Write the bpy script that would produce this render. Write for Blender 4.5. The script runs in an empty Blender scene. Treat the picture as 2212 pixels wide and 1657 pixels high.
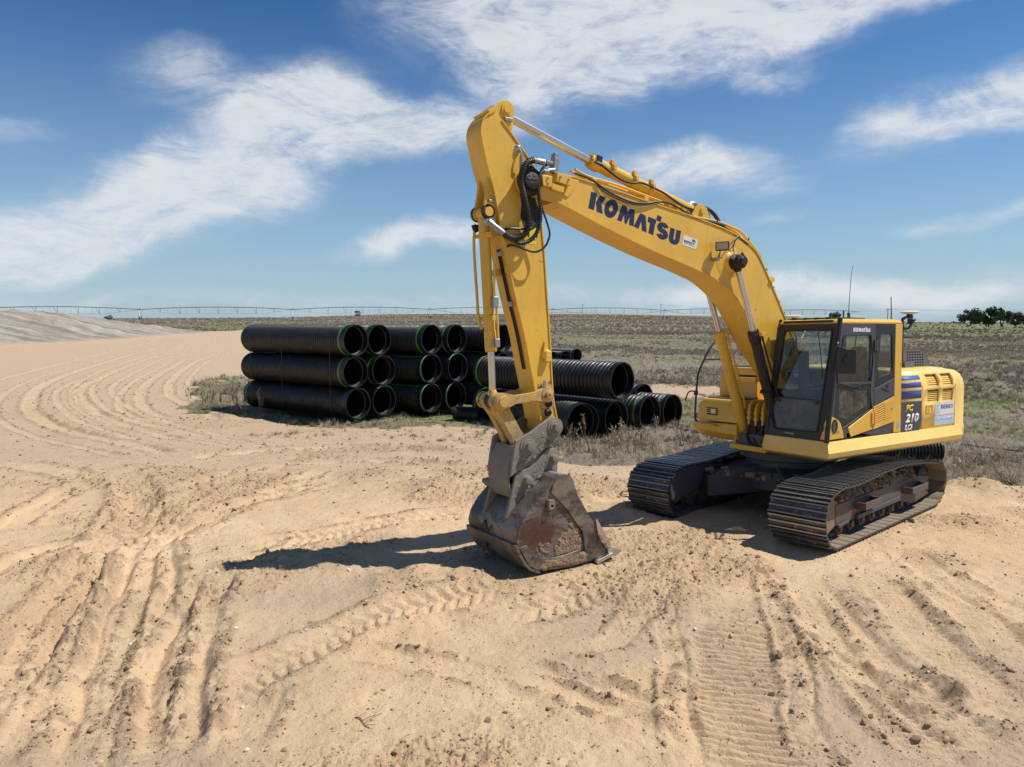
import bpy, math, random, bmesh
import numpy as np
from mathutils import Vector, Matrix
from mathutils.geometry import tessellate_polygon
random.seed(7); np.random.seed(7)
SC = bpy.context.scene
COL = SC.collection
R = math.radians

# ------------------------------------------------------------------ camera
cam_d = bpy.data.cameras.new('camera'); cam = bpy.data.objects.new('camera', cam_d); COL.objects.link(cam)
cam_d.sensor_width = 36; cam_d.lens = 25.588; cam_d.clip_start = 0.1; cam_d.clip_end = 9000
cam.location = (0, 0, 2.9595); cam.rotation_euler = (math.pi/2 - 0.07967, 0, 0)
SC.camera = cam

# ------------------------------------------------------------------ light, sky, exposure
SUN_EL, SUN_AZ = R(59.5), R(91)          # azimuth clockwise from +Y
sd = Vector((math.sin(SUN_AZ)*math.cos(SUN_EL), math.cos(SUN_AZ)*math.cos(SUN_EL), math.sin(SUN_EL)))
sun_d = bpy.data.lights.new('sun', 'SUN'); sun = bpy.data.objects.new('sun', sun_d); COL.objects.link(sun)
sun_d.energy = 4.9; sun_d.angle = R(0.53); sun_d.color = (1.0, 0.955, 0.88)
sun.rotation_euler = sd.to_track_quat('Z', 'Y').to_euler()
sun.location = (20, 0, 30)
SC.view_settings.view_transform = 'Standard'; SC.view_settings.look = 'None'
SC.view_settings.exposure = 0.10; SC.view_settings.gamma = 1.0; SC.view_settings.use_curve_mapping = False

W = bpy.data.worlds.new('World'); SC.world = W; W.use_nodes = True
def build_world():
    nt = W.node_tree; N = nt.nodes; L = nt.links
    for n in list(N): N.remove(n)
    out = N.new('ShaderNodeOutputWorld'); bg = N.new('ShaderNodeBackground'); L.new(bg.outputs[0], out.inputs[0])
    bg.inputs['Strength'].default_value = 0.081
    sky = N.new('ShaderNodeTexSky'); sky.sky_type = 'NISHITA'; sky.sun_disc = False
    sky.sun_elevation = SUN_EL; sky.sun_rotation = SUN_AZ
    sky.altitude = 900; sky.air_density = 1.0; sky.dust_density = 0.35; sky.ozone_density = 2.2
    geo = N.new('ShaderNodeTexCoord')
    sep = N.new('ShaderNodeSeparateXYZ'); L.new(geo.outputs['Generated'], sep.inputs[0])
    def m(op, a, b=None, c=None, clamp=False):
        n = N.new('ShaderNodeMath'); n.operation = op; n.use_clamp = clamp
        for i, v in enumerate((a, b, c)):
            if v is None: continue
            if isinstance(v, (int, float)): n.inputs[i].default_value = v
            else: L.new(v, n.inputs[i])
        return n.outputs[0]
    az = m('ARCTAN2', sep.outputs[0], sep.outputs[1])
    el = m('ARCSINE', sep.outputs[2])
    uv = N.new('ShaderNodeCombineXYZ'); L.new(az, uv.inputs[0]); L.new(el, uv.inputs[1])
    # uneven wisps: noise-warped coordinates
    def noise(vec, scale, detail, rough, dist=0.0, sx=1, sy=1, rot=0):
        mp = N.new('ShaderNodeMapping'); L.new(vec, mp.inputs[0]); mp.inputs['Scale'].default_value = (sx, sy, 1); mp.inputs['Rotation'].default_value = (0, 0, rot)
        t = N.new('ShaderNodeTexNoise'); t.noise_dimensions = '3D'; L.new(mp.outputs[0], t.inputs['Vector'])
        t.inputs['Scale'].default_value = scale; t.inputs['Detail'].default_value = detail; t.inputs['Roughness'].default_value = rough; t.inputs['Distortion'].default_value = dist
        return t
    w = noise(uv.outputs[0], 5.0, 5, 0.55)
    wv = N.new('ShaderNodeVectorMath'); wv.operation = 'MULTIPLY_ADD'; L.new(w.outputs['Color'], wv.inputs[0])
    wv.inputs[1].default_value = (0.16, 0.11, 0); 
    sh = N.new('ShaderNodeVectorMath'); sh.operation = 'SUBTRACT'; L.new(uv.outputs[0], sh.inputs[0]); sh.inputs[1].default_value = (0.065, 0.045, 0)
    L.new(sh.outputs[0], wv.inputs[2])
    blobs = CLOUDS
    tot = None
    for (x, y, rx, ry, rot, amp) in blobs:
        mp = N.new('ShaderNodeMapping'); mp.vector_type = 'TEXTURE'; L.new(wv.outputs[0], mp.inputs[0])
        mp.inputs['Location'].default_value = (x, y, 0); mp.inputs['Rotation'].default_value = (0, 0, R(rot)); mp.inputs['Scale'].default_value = (rx, ry, 1)
        g = N.new('ShaderNodeTexGradient'); g.gradient_type = 'SPHERICAL'; L.new(mp.outputs[0], g.inputs[0])
        v = m('MULTIPLY', g.outputs['Fac'], amp*0.95)
        tot = v if tot is None else m('ADD', tot, v)
    tot = m('MINIMUM', tot, 1.15)
    n1 = noise(uv.outputs[0], 6.0, 10, 0.66, 0.9, 1.0, 2.4, R(-20)); n2 = noise(uv.outputs[0], 20, 9, 0.70, 1.2, 1.0, 3.4, R(-28))
    nn = m('ADD', m('MULTIPLY', n1.outputs['Fac'], 0.70), m('MULTIPLY', n2.outputs['Fac'], 0.30))
    # the rest of the sky carries the same thin broken cloud
    n3 = noise(uv.outputs[0], 2.2, 3, 0.5, 0.3, 1.0, 2.0)
    away = m('SUBTRACT', m('ABSOLUTE', az), 0.72); away = m('MULTIPLY', away, 6.0, clamp=True)
    up = m('MULTIPLY', m('SUBTRACT', el, 0.50), 6.0, clamp=True)
    rest = m('MULTIPLY', m('MAXIMUM', away, up), m('MULTIPLY', m('SUBTRACT', n3.outputs['Fac'], 0.42), 3.2, clamp=True))
    low = m('GREATER_THAN', el, 0.0)
    tot = m('ADD', tot, m('MULTIPLY', rest, 0.7))
    dens = m('MULTIPLY', tot, m('ADD', m('MULTIPLY', m('SUBTRACT', nn, 0.5), 3.7), 0.92))
    mr = N.new('ShaderNodeMapRange'); mr.interpolation_type = 'SMOOTHSTEP'; L.new(dens, mr.inputs[0])
    mr.inputs[1].default_value = 0.02; mr.inputs[2].default_value = 1.35; mr.inputs[3].default_value = 0.0; mr.inputs[4].default_value = 0.93
    f = m('MULTIPLY', mr.outputs[0], low)
    hz = m('MULTIPLY', m('POWER', m('SUBTRACT', 1.0, m('MINIMUM', m('MAXIMUM', m('MULTIPLY', el, 2.3), 0.0), 1.0)), 1.6), 0.95)
    mixh = N.new('ShaderNodeMix'); mixh.data_type = 'RGBA'; L.new(hz, mixh.inputs['Factor']); 
    hs = N.new('ShaderNodeHueSaturation'); hs.inputs['Saturation'].default_value = SKY_SAT; hs.inputs['Value'].default_value = SKY_VAL; gm = N.new('ShaderNodeGamma'); gm.inputs['Gamma'].default_value = 1.38; L.new(sky.outputs[0], gm.inputs['Color']); L.new(gm.outputs[0], hs.inputs['Color'])
    tm = N.new('ShaderNodeMix'); tm.data_type = 'RGBA'; tm.blend_type = 'MULTIPLY'; tm.inputs['Factor'].default_value = 1; L.new(hs.outputs[0], tm.inputs['A']); tm.inputs['B'].default_value = (.84, 1.0, .99, 1); L.new(tm.outputs['Result'], mixh.inputs['A']); mixh.inputs['B'].default_value = (4.25, 5.65, 6.95, 1)
    mix = N.new('ShaderNodeMix'); mix.data_type = 'RGBA'; L.new(f, mix.inputs['Factor']); L.new(mixh.outputs['Result'], mix.inputs['A']); cs = N.new('ShaderNodeMix'); cs.data_type = 'RGBA'; n4 = noise(uv.outputs[0], 9, 8, 0.62, 0.8, 1, 2.2, R(-15)); L.new(n4.outputs['Fac'], cs.inputs['Factor']); cs.inputs['A'].default_value = (7.4, 8.0, 8.7, 1); cs.inputs['B'].default_value = (9.4, 9.6, 9.9, 1); L.new(cs.outputs['Result'], mix.inputs['B'])
    L.new(mix.outputs['Result'], bg.inputs['Color'])
SKY_SAT, SKY_VAL = 1.13, 0.66
def _b(x, y, rx, ry, rot, amp=1.0):   # picture of the sky as azimuth / elevation, radians
    return ((x-1105.5)/1571*1.0, (703-y)/1571, rx/1571*1.05, ry/1571*1.05, rot, amp)
CLOUDS = [_b(60,545,400,95,10,1.35), _b(330,480,330,100,18,1.35), _b(570,395,330,125,22,1.45), _b(660,245,230,85,12,1.25), _b(830,290,300,90,-4,1.35), _b(1000,285,220,65,0,1.0),
  _b(1250,90,520,150,0,1.2), _b(1500,110,520,150,3,1.2), _b(1750,50,560,110,4,1.2), _b(1200,190,260,110,10,.9), _b(1050,40,260,110,0,.6), _b(1900,70,300,80,8,.8),
  _b(450,245,140,75,25,.5), _b(430,365,130,40,0,.5), _b(525,205,85,45,30,.35),
  _b(1540,385,230,65,-3,1.25), _b(1450,370,120,50,0,.8), _b(910,510,190,42,8,1.15), _b(1000,490,160,40,10,.7), _b(2050,300,340,80,10,1.3), _b(1900,320,150,45,-8,.7), _b(2180,330,220,60,0,.7),
  _b(1650,215,130,30,0,.6), _b(1990,610,560,55,2,.95), _b(2100,480,230,28,5,.75), _b(1700,620,380,50,0,.7), _b(1350,625,420,50,0,.7), _b(100,570,420,70,5,.75), _b(900,640,420,40,0,.5), _b(300,640,500,45,0,.55),
  _b(1650,480,90,24,20,.5), _b(1900,485,100,22,5,.55), _b(100,360,200,45,0,.45), _b(160,350,120,25,0,.5), _b(700,430,160,40,5,.4)]
build_world()

# ------------------------------------------------------------------ helpers
class MB:
    def __init__(s): s.v = []; s.f = []
    def add(s, V, F):
        o = len(s.v); s.v += [tuple(map(float, p)) for p in V]; s.f += [tuple(i+o for i in f) for f in F]; return s
    def box(s, x0, x1, y0, y1, z0, z1):
        V = [(x, y, z) for x in (x0, x1) for y in (y0, y1) for z in (z0, z1)]
        return s.add(V, [(0,1,3,2),(4,6,7,5),(0,4,5,1),(2,3,7,6),(0,2,6,4),(1,5,7,3)])
    def obox(s, c, ax, ay, az, hx, hy, hz):
        c = Vector(c); V = [c + Vector(ax)*i*hx + Vector(ay)*j*hy + Vector(az)*k*hz for i in (-1,1) for j in (-1,1) for k in (-1,1)]
        return s.add(V, [(0,1,3,2),(4,6,7,5),(0,4,5,1),(2,3,7,6),(0,2,6,4),(1,5,7,3)])
    def ring(s, rings, closed_u=True, cap0=True, cap1=True):
        n = len(rings[0]); V = [p for r in rings for p in r]; F = []
        for i in range(len(rings)-1):
            for j in range(n if closed_u else n-1):
                k = (j+1) % n; F.append((i*n+j, i*n+k, (i+1)*n+k, (i+1)*n+j))
        if cap0: F.append(tuple(range(n))[::-1])
        if cap1: F.append(tuple((len(rings)-1)*n+j for j in range(n)))
        return s.add(V, F)
    def cyl(s, p0, p1, r, n=20, r1=None, caps=True):
        p0 = Vector(p0); p1 = Vector(p1); d = (p1-p0).normalized(); a = d.orthogonal().normalized(); b = d.cross(a)
        r1 = r if r1 is None else r1
        rg = [[p + a*q*math.cos(2*math.pi*i/n) + b*q*math.sin(2*math.pi*i/n) for i in range(n)] for p, q in ((p0, r), (p1, r1))]
        return s.ring(rg, True, caps, caps)
    def lathe(s, p0, p1, prof, n=20, caps=True):   # prof: list (t along 0..1 in metres along axis, radius)
        p0 = Vector(p0); p1 = Vector(p1); d = (p1-p0).normalized(); a = d.orthogonal().normalized(); b = d.cross(a)
        rg = [[p0 + d*t + a*q*math.cos(2*math.pi*i/n) + b*q*math.sin(2*math.pi*i/n) for i in range(n)] for t, q in prof]
        return s.ring(rg, True, caps, caps)
    def tube(s, pts, r, n=8, sub=4):
        P = catmull(pts, sub) if sub > 1 else [Vector(p) for p in pts]
        rg = []; a = None
        for i, p in enumerate(P):
            d = (P[min(i+1, len(P)-1)] - P[max(i-1, 0)])
            if d.length < 1e-9: d = Vector((0,0,1))
            d.normalize()
            if a is None: a = d.orthogonal().normalized()
            a = (a - d*a.dot(d))
            if a.length < 1e-6: a = d.orthogonal()
            a.normalize(); b = d.cross(a); rr = r(i/(len(P)-1)) if callable(r) else r
            rg.append([p + a*rr*math.cos(2*math.pi*k/n) + b*rr*math.sin(2*math.pi*k/n) for k in range(n)])
        return s.ring(rg)
    def prism(s, outer, t0, t1, fn, holes=()):   # polygon(s) in a plane; fn(u, v, t) -> xyz
        loops = [list(outer)] + [list(h) for h in holes]
        tri = tessellate_polygon([[Vector((p[0], p[1], 0)) for p in l] for l in loops])
        flat = [p for l in loops for p in l]; n = len(flat)
        V = [fn(p[0], p[1], t0) for p in flat] + [fn(p[0], p[1], t1) for p in flat]
        F = [tuple(t) for t in tri] + [tuple(i+n for i in t[::-1]) for t in tri]
        o = 0
        for l in loops:
            k = len(l)
            for i in range(k): j = (i+1) % k; F.append((o+i, o+j, o+j+n, o+i+n))
            o += k
        return s.add(V, F)
    def strip(s, path, th, y0, y1):   # plate following a path in XZ, thickness th to the left of the path
        P = [Vector((p[0], p[1])) for p in path]; rg = []
        for i, p in enumerate(P):
            d = (P[min(i+1, len(P)-1)] - P[max(i-1, 0)]).normalized(); nrm = Vector((-d.y, d.x))
            q = p + nrm*th
            rg.append([(p.x, y0, p.y), (p.x, y1, p.y), (q.x, y1, q.y), (q.x, y0, q.y)])
        return s.ring(rg)
    def lump(s, c, r, sq=(1,1,1), seed=0, amp=.25, sub=2):
        bm = bmesh.new(); bmesh.ops.create_icosphere(bm, subdivisions=sub, radius=1)
        rnd = random.Random(seed); ph = [rnd.uniform(0, 6.28) for _ in range(9)]
        V = []
        for v in bm.verts:
            p = v.co; k = 1 + amp*(math.sin(3*p.x+ph[0])*math.sin(3*p.y+ph[1]) + .6*math.sin(6*p.z+ph[2])*math.sin(7*p.x+ph[3]) + .4*math.sin(11*p.y+ph[4])*math.sin(10*p.z+ph[5]))
            V.append((c[0]+p.x*r*sq[0]*k, c[1]+p.y*r*sq[1]*k, c[2]+p.z*r*sq[2]*k))
        F = [tuple(v.index for v in f.verts) for f in bm.faces]; bm.free()
        return s.add(V, F)
def catmull(pts, sub=4):
    P = [Vector(p) for p in pts]; out = []
    for i in range(len(P)-1):
        a = P[max(i-1,0)]; b = P[i]; c = P[i+1]; d = P[min(i+2, len(P)-1)]
        for k in range(sub):
            t = k/sub
            out.append(.5*((2*b) + (c-a)*t + (2*a-5*b+4*c-d)*t*t + (3*b-a-3*c+d)*t*t*t))
    out.append(P[-1]); return out
XZ = lambda x, z, t: (x, t, z)
def mesh_of(name, mb, mat, sharp=32):
    me = bpy.data.meshes.new(name); me.from_pydata(mb.v, [], mb.f)
    bm = bmesh.new(); bm.from_mesh(me); bmesh.ops.recalc_face_normals(bm, faces=bm.faces); bm.to_mesh(me); bm.free()
    me.shade_smooth(); me.set_sharp_from_angle(angle=R(sharp))
    for m in (mat if isinstance(mat, (list, tuple)) else [mat]): me.materials.append(m)
    me.update(); return me
def obj(name, mb, mat, parent=None, bevel=0, sharp=32, M=None, seg=2):
    if M is not None: mb.v = [tuple(M @ Vector(p)) for p in mb.v]
    o = bpy.data.objects.new(name, mesh_of(name, mb, mat, sharp)); COL.objects.link(o)
    if parent: o.parent = parent
    if bevel:
        b = o.modifiers.new('bevel', 'BEVEL'); b.width = bevel; b.segments = seg; b.limit_method = 'ANGLE'; b.angle_limit = R(40); b.harden_normals = True
    return o
def tag(o, label=None, cat=None, group=None, kind=None):
    if label: o['label'] = label
    if cat: o['category'] = cat
    if group: o['group'] = group
    if kind: o['kind'] = kind
    return o
def empty(name, loc, rot=(0,0,0)):
    o = bpy.data.objects.new(name, None); COL.objects.link(o); o.location = loc; o.rotation_euler = rot; o.empty_display_size = .2; return o

# ------------------------------------------------------------------ materials
def nodes_of(name):
    m = bpy.data.materials.new(name); m.use_nodes = True; nt = m.node_tree
    return m, nt, nt.nodes, nt.links, nt.nodes['Principled BSDF']
def rgb(N, c): 
    n = N.new('ShaderNodeRGB'); n.outputs[0].default_value = (*c, 1); return n.outputs[0]
def tnoise(N, L, scale, detail=4, rough=.6, co=None, dist=0, sc=None):
    t = N.new('ShaderNodeTexNoise'); t.inputs['Scale'].default_value = scale; t.inputs['Detail'].default_value = detail; t.inputs['Roughness'].default_value = rough; t.inputs['Distortion'].default_value = dist
    if co is not None:
        if sc:
            mp = N.new('ShaderNodeMapping'); mp.inputs['Scale'].default_value = sc; L.new(co, mp.inputs[0]); co = mp.outputs[0]
        L.new(co, t.inputs['Vector'])
    return t.outputs['Fac']
def ramp(N, L, fac, a, b, c0=0.0, c1=1.0):
    r = N.new('ShaderNodeMapRange'); r.interpolation_type = 'SMOOTHSTEP'; L.new(fac, r.inputs[0]); r.inputs[1].default_value = a; r.inputs[2].default_value = b; r.inputs[3].default_value = c0; r.inputs[4].default_value = c1
    return r.outputs[0]
def mixc(N, L, f, a, b, mode='MIX'):
    n = N.new('ShaderNodeMix'); n.data_type = 'RGBA'; n.blend_type = mode
    for k, v in (('Factor', f), ('A', a), ('B', b)):
        if isinstance(v, (int, float)): n.inputs[k].default_value = v
        elif isinstance(v, tuple): n.inputs[k].default_value = (*v, 1)
        else: L.new(v, n.inputs[k])
    return n.outputs['Result']
def mul(N, L, a, b, op='MULTIPLY'):
    n = N.new('ShaderNodeMath'); n.operation = op
    for i, v in enumerate((a, b)):
        if isinstance(v, (int, float)): n.inputs[i].default_value = v
        else: L.new(v, n.inputs[i])
    return n.outputs[0]
def bump(N, L, h, strength, dist=.01):
    b = N.new('ShaderNodeBump'); b.inputs['Strength'].default_value = strength; b.inputs['Distance'].default_value = dist; L.new(h, b.inputs['Height']); return b.outputs[0]
DUST = (.36, .255, .155)
def paint(name, col, rough=.42, dust=.25, chips=.0, chipcol=(.05,.035,.025), var=.06, metal=0, streak=0.0, coat=0.0, grain=.15, dustcol=DUST, bumps=.0, mottle=0.0):
    m, nt, N, L, B = nodes_of(name)
    co = N.new('ShaderNodeTexCoord').outputs['Object']
    n1 = tnoise(N, L, 1.7, 5, .6, co); c = mixc(N, L, ramp(N, L, n1, .3, .7), tuple(x*(1-var) for x in col), tuple(min(1, x*(1+var)) for x in col))
    if mottle:
        nm = tnoise(N, L, 2.6, 9, .72, co, .8, (1, 1, 1.6)); c = mixc(N, L, mul(N, L, ramp(N, L, nm, .44, .60), mottle), c, tuple(x*.28 for x in col)); nm2 = tnoise(N, L, 4.1, 8, .7, co, .5, (.5, .5, 2.2)); c = mixc(N, L, mul(N, L, ramp(N, L, nm2, .52, .68), mottle*.6), c, tuple(min(.6, x*1.7) for x in col))
    if streak: 
        ns = tnoise(N, L, 9, 4, .6, co, 0, (1, 1, .12)); c = mixc(N, L, mul(N, L, ramp(N, L, ns, .5, .8), streak), c, tuple(x*.55 for x in dustcol))
    nd = mul(N, L, tnoise(N, L, 3.1, 8, .68, co, .4), tnoise(N, L, 24, 5, .7, co))
    fd = ramp(N, L, nd, .38-.22*dust, .62-.22*dust, 0, min(1, dust*1.6)); c = mixc(N, L, fd, c, dustcol)
    r = mul(N, L, fd, .4); r = mul(N, L, r, rough, 'ADD')
    if chips:
        nc = tnoise(N, L, 15, 5, .62, co, .3); nl = tnoise(N, L, 2.3, 3, .5, co)
        fc = mul(N, L, ramp(N, L, nc, .70-.1*chips, .735-.1*chips), ramp(N, L, nl, .42, .6)); c = mixc(N, L, fc, c, chipcol)
    L.new(c, B.inputs['Base Color']); L.new(r, B.inputs['Roughness']); B.inputs['Metallic'].default_value = metal
    if coat: B.inputs['Coat Weight'].default_value = coat; B.inputs['Coat Roughness'].default_value = .15
    ng = tnoise(N, L, 160, 3, .6, co)
    h = mul(N, L, ng, grain*.1)
    if bumps: h = mul(N, L, h, mul(N, L, tnoise(N, L, 28, 6, .7, co, .5), bumps), 'ADD')
    L.new(bump(N, L, h, .6, .02), B.inputs['Normal'])
    return m
YEL = (.73, .430, .056)
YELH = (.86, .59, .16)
M_YEL = paint('yellow_paint', YEL, .40, .24, .22, chipcol=(.16,.075,.025), coat=.2, streak=.10, var=.07)
M_YELH = paint('pale_yellow_paint', YELH, .42, .26, .2, coat=.15, streak=.08)  # paler yellow than the boom, for hood, skirt and counterweight
M_YEL2 = paint('worn_yellow_paint', (.70, .42, .048), .46, .48, .5, chipcol=(.13,.055,.02), streak=.15)
M_YEL3 = paint('muddy_yellow_paint', (.60, .37, .06), .55, 1.15, 1.1, chipcol=(.14,.06,.025), streak=.5, bumps=.5)
M_GREY = paint('dark_grey_panel', (.060, .064, .075), .45, .22)
M_GREY2 = paint('mid_grey_cover', (.125, .13, .14), .5, .2)
M_BLACK = paint('black_frame', (.018, .018, .020), .45, .2)
M_RUB = paint('rubber_hose', (.016, .016, .017), .5, .22)
M_RAIL = paint('black_rail', (.02, .021, .024), .4, .15)
M_GREASE = paint('grease', (.018, .010, .007), .38, .18, dustcol=(.08,.05,.03), bumps=1.6)
M_STEEL = paint('worn_steel', (.19, .16, .13), .44, .55, .9, chipcol=(.045,.035,.03), metal=.45, streak=.5, bumps=.3, var=.3, mottle=.85, dustcol=(.30,.235,.165))
M_MUDSTEEL = paint('mud_caked_steel', (.215, .185, .15), .7, .62, 0, dustcol=(.32,.255,.185), bumps=.45, mottle=.22)
M_SILVER = paint('polished_steel', (.62, .60, .57), .28, .15, metal=.9)
M_CHROME = paint('chrome_rod', (.60, .565, .53), .27, .22, metal=.85, dustcol=(.45,.36,.27), grain=.0)
M_FIT = paint('zinc_fitting', (.36, .36, .35), .42, .3, metal=.7)
M_SHOE = paint('track_steel', (.072, .071, .073), .36, .34, .9, chipcol=(.27,.20,.14), metal=.5, streak=0, dustcol=(.27,.19,.12))
M_UNDER = paint('undercarriage_paint', (.062, .064, .072), .55, .42, .0, dustcol=(.20,.145,.10), bumps=.3)
M_FRAME = paint('track_frame_rust', (.105, .078, .064), .6, .5, .4, chipcol=(.04,.03,.03), dustcol=(.22,.16,.11), bumps=.5)
M_MUD = paint('dried_mud', (.27, .185, .115), .95, .5, 0, dustcol=(.36,.255,.16), bumps=1.6)
M_NAVY = paint('navy_lettering', (.012, .022, .070), .5, .12, .0, dustcol=(.2,.17,.13))
M_BLUE = paint('blue_stripe', (.060, .105, .33), .55, .12)
M_WHITE = paint('white_print', (.74, .74, .73), .45, .1)
M_PALE = paint('pale_blue_print', (.42, .58, .74), .45, .1)
M_STK = paint('white_sticker', (.70, .70, .69), .45, .12)
M_INK = paint('grey_print', (.10, .10, .11), .5, .05)
M_BINK = paint('blue_grey_print', (.17, .22, .30), .5, .05)
M_YPRINT = paint('yellow_print', (.86, .62, .01), .45, .05)
M_SIGN = paint('warning_sticker', (.80, .62, .02), .45, .2)
M_ORANGE = paint('orange_hinge', (.78, .35, .07), .45, .1)
M_SEAT = paint('seat_fabric', (.02, .02, .022), .8, .1)
M_DARKIN = paint('vent_interior', (.055, .035, .012), .7, .4)
M_LENS = paint('lamp_lens', (.42, .34, .27), .2, .3)
M_WHT = paint('antenna_white', (.70, .66, .58), .5, .25)
M_RUST = paint('rusty_side_plate', (.20, .16, .13), .48, .60, .8, mottle=.75, chipcol=(.05,.04,.04), metal=.3, dustcol=(.33,.235,.15), bumps=.3)
def rust_patch():   # worn red primer showing on the bucket side
    nt = M_RUST.node_tree; N = nt.nodes; L = nt.links; B = N['Principled BSDF']
    src = B.inputs['Base Color'].links[0].from_socket
    co = N.new('ShaderNodeTexCoord').outputs['Object']
    mp = N.new('ShaderNodeMapping'); mp.vector_type = 'TEXTURE'; mp.inputs['Location'].default_value = PATCH; mp.inputs['Scale'].default_value = (.46, .46, .30); L.new(co, mp.inputs[0])
    g = N.new('ShaderNodeTexGradient'); g.gradient_type = 'SPHERICAL'; L.new(mp.outputs[0], g.inputs[0])
    nz = tnoise(N, L, 7, 6, .7, co, .6, (1,1,2))
    f = ramp(N, L, mul(N, L, g.outputs['Fac'], mul(N, L, nz, 1.0), 'ADD'), .74, 1.08, 0, .85)
    c = mixc(N, L, f, src, (.095, .032, .021)); nk = tnoise(N, L, 5, 6, .75, co, .8, (1,1,2.5)); c = mixc(N, L, ramp(N, L, nk, .54, .64, 0, .8), c, (.035,.033,.035))
    L.new(c, B.inputs['Base Color'])
def glass_mat(name, tint, dirt=.12, rough=.03):
    m, nt, N, L, B = nodes_of(name); N.remove(B); out = N['Material Output']
    tr = N.new('ShaderNodeBsdfTransparent'); tr.inputs[0].default_value = (*tint, 1)
    gl = N.new('ShaderNodeBsdfGlossy'); gl.inputs['Roughness'].default_value = rough; gl.inputs['Color'].default_value = (1,1,1,1)
    lw = N.new('ShaderNodeLayerWeight'); lw.inputs['Blend'].default_value = .5; pw = N.new('ShaderNodeMath'); pw.operation = 'POWER'; L.new(lw.outputs['Facing'], pw.inputs[0]); pw.inputs[1].default_value = 5; fr = N.new('ShaderNodeMath'); fr.operation = 'MULTIPLY_ADD'; L.new(pw.outputs[0], fr.inputs[0]); fr.inputs[1].default_value = .96; fr.inputs[2].default_value = .04
    mx = N.new('ShaderNodeMixShader'); L.new(fr.outputs[0], mx.inputs[0]); L.new(tr.outputs[0], mx.inputs[1]); L.new(gl.outputs[0], mx.inputs[2])
    df = N.new('ShaderNodeBsdfDiffuse'); df.inputs['Color'].default_value = (.34, .29, .23, 1)
    co = N.new('ShaderNodeTexCoord').outputs['Object']
    nd = mul(N, L, tnoise(N, L, 3, 6, .7, co), tnoise(N, L, 11, 3, .5, co)); 
    mx2 = N.new('ShaderNodeMixShader'); L.new(ramp(N, L, nd, .12, .42, dirt*.35, dirt*1.6), mx2.inputs[0]); L.new(mx.outputs[0], mx2.inputs[1]); L.new(df.outputs[0], mx2.inputs[2])
    L.new(mx2.outputs[0], out.inputs[0]); return m
M_GLASS = glass_mat('cab_glass', (.86, .91, .90), .06)
M_GLASS_LOW = glass_mat('dusty_lower_glass', (.66, .69, .66), .22)
M_PIPE, nt, N, L, B = nodes_of('black_plastic_pipe')
_co = N.new('ShaderNodeTexCoord').outputs['Object']
L.new(mixc(N, L, ramp(N, L, tnoise(N, L, 2.2, 7, .65, _co), .44, .80, 0, .75), (.007,.007,.0075), (.040,.035,.030)), B.inputs['Base Color'])
L.new(ramp(N, L, tnoise(N, L, 6, 5, .6, _co), .3, .7, .34, .56), B.inputs['Roughness'])
M_GREEN = paint('green_band', (.10, .36, .045), .5, .2)
M_TEAL = paint('pale_green_wrap', (.22, .42, .34), .45, .25)
M_WOOD = paint('weathered_pole_wood', (.12, .10, .085), .9, .1)
M_GALV = paint('galvanised_steel', (.72, .72, .71), .5, .15, metal=.2)
M_GALVD = paint('dull_galvanised_steel', (.17, .165, .16), .6, .2)
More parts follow.
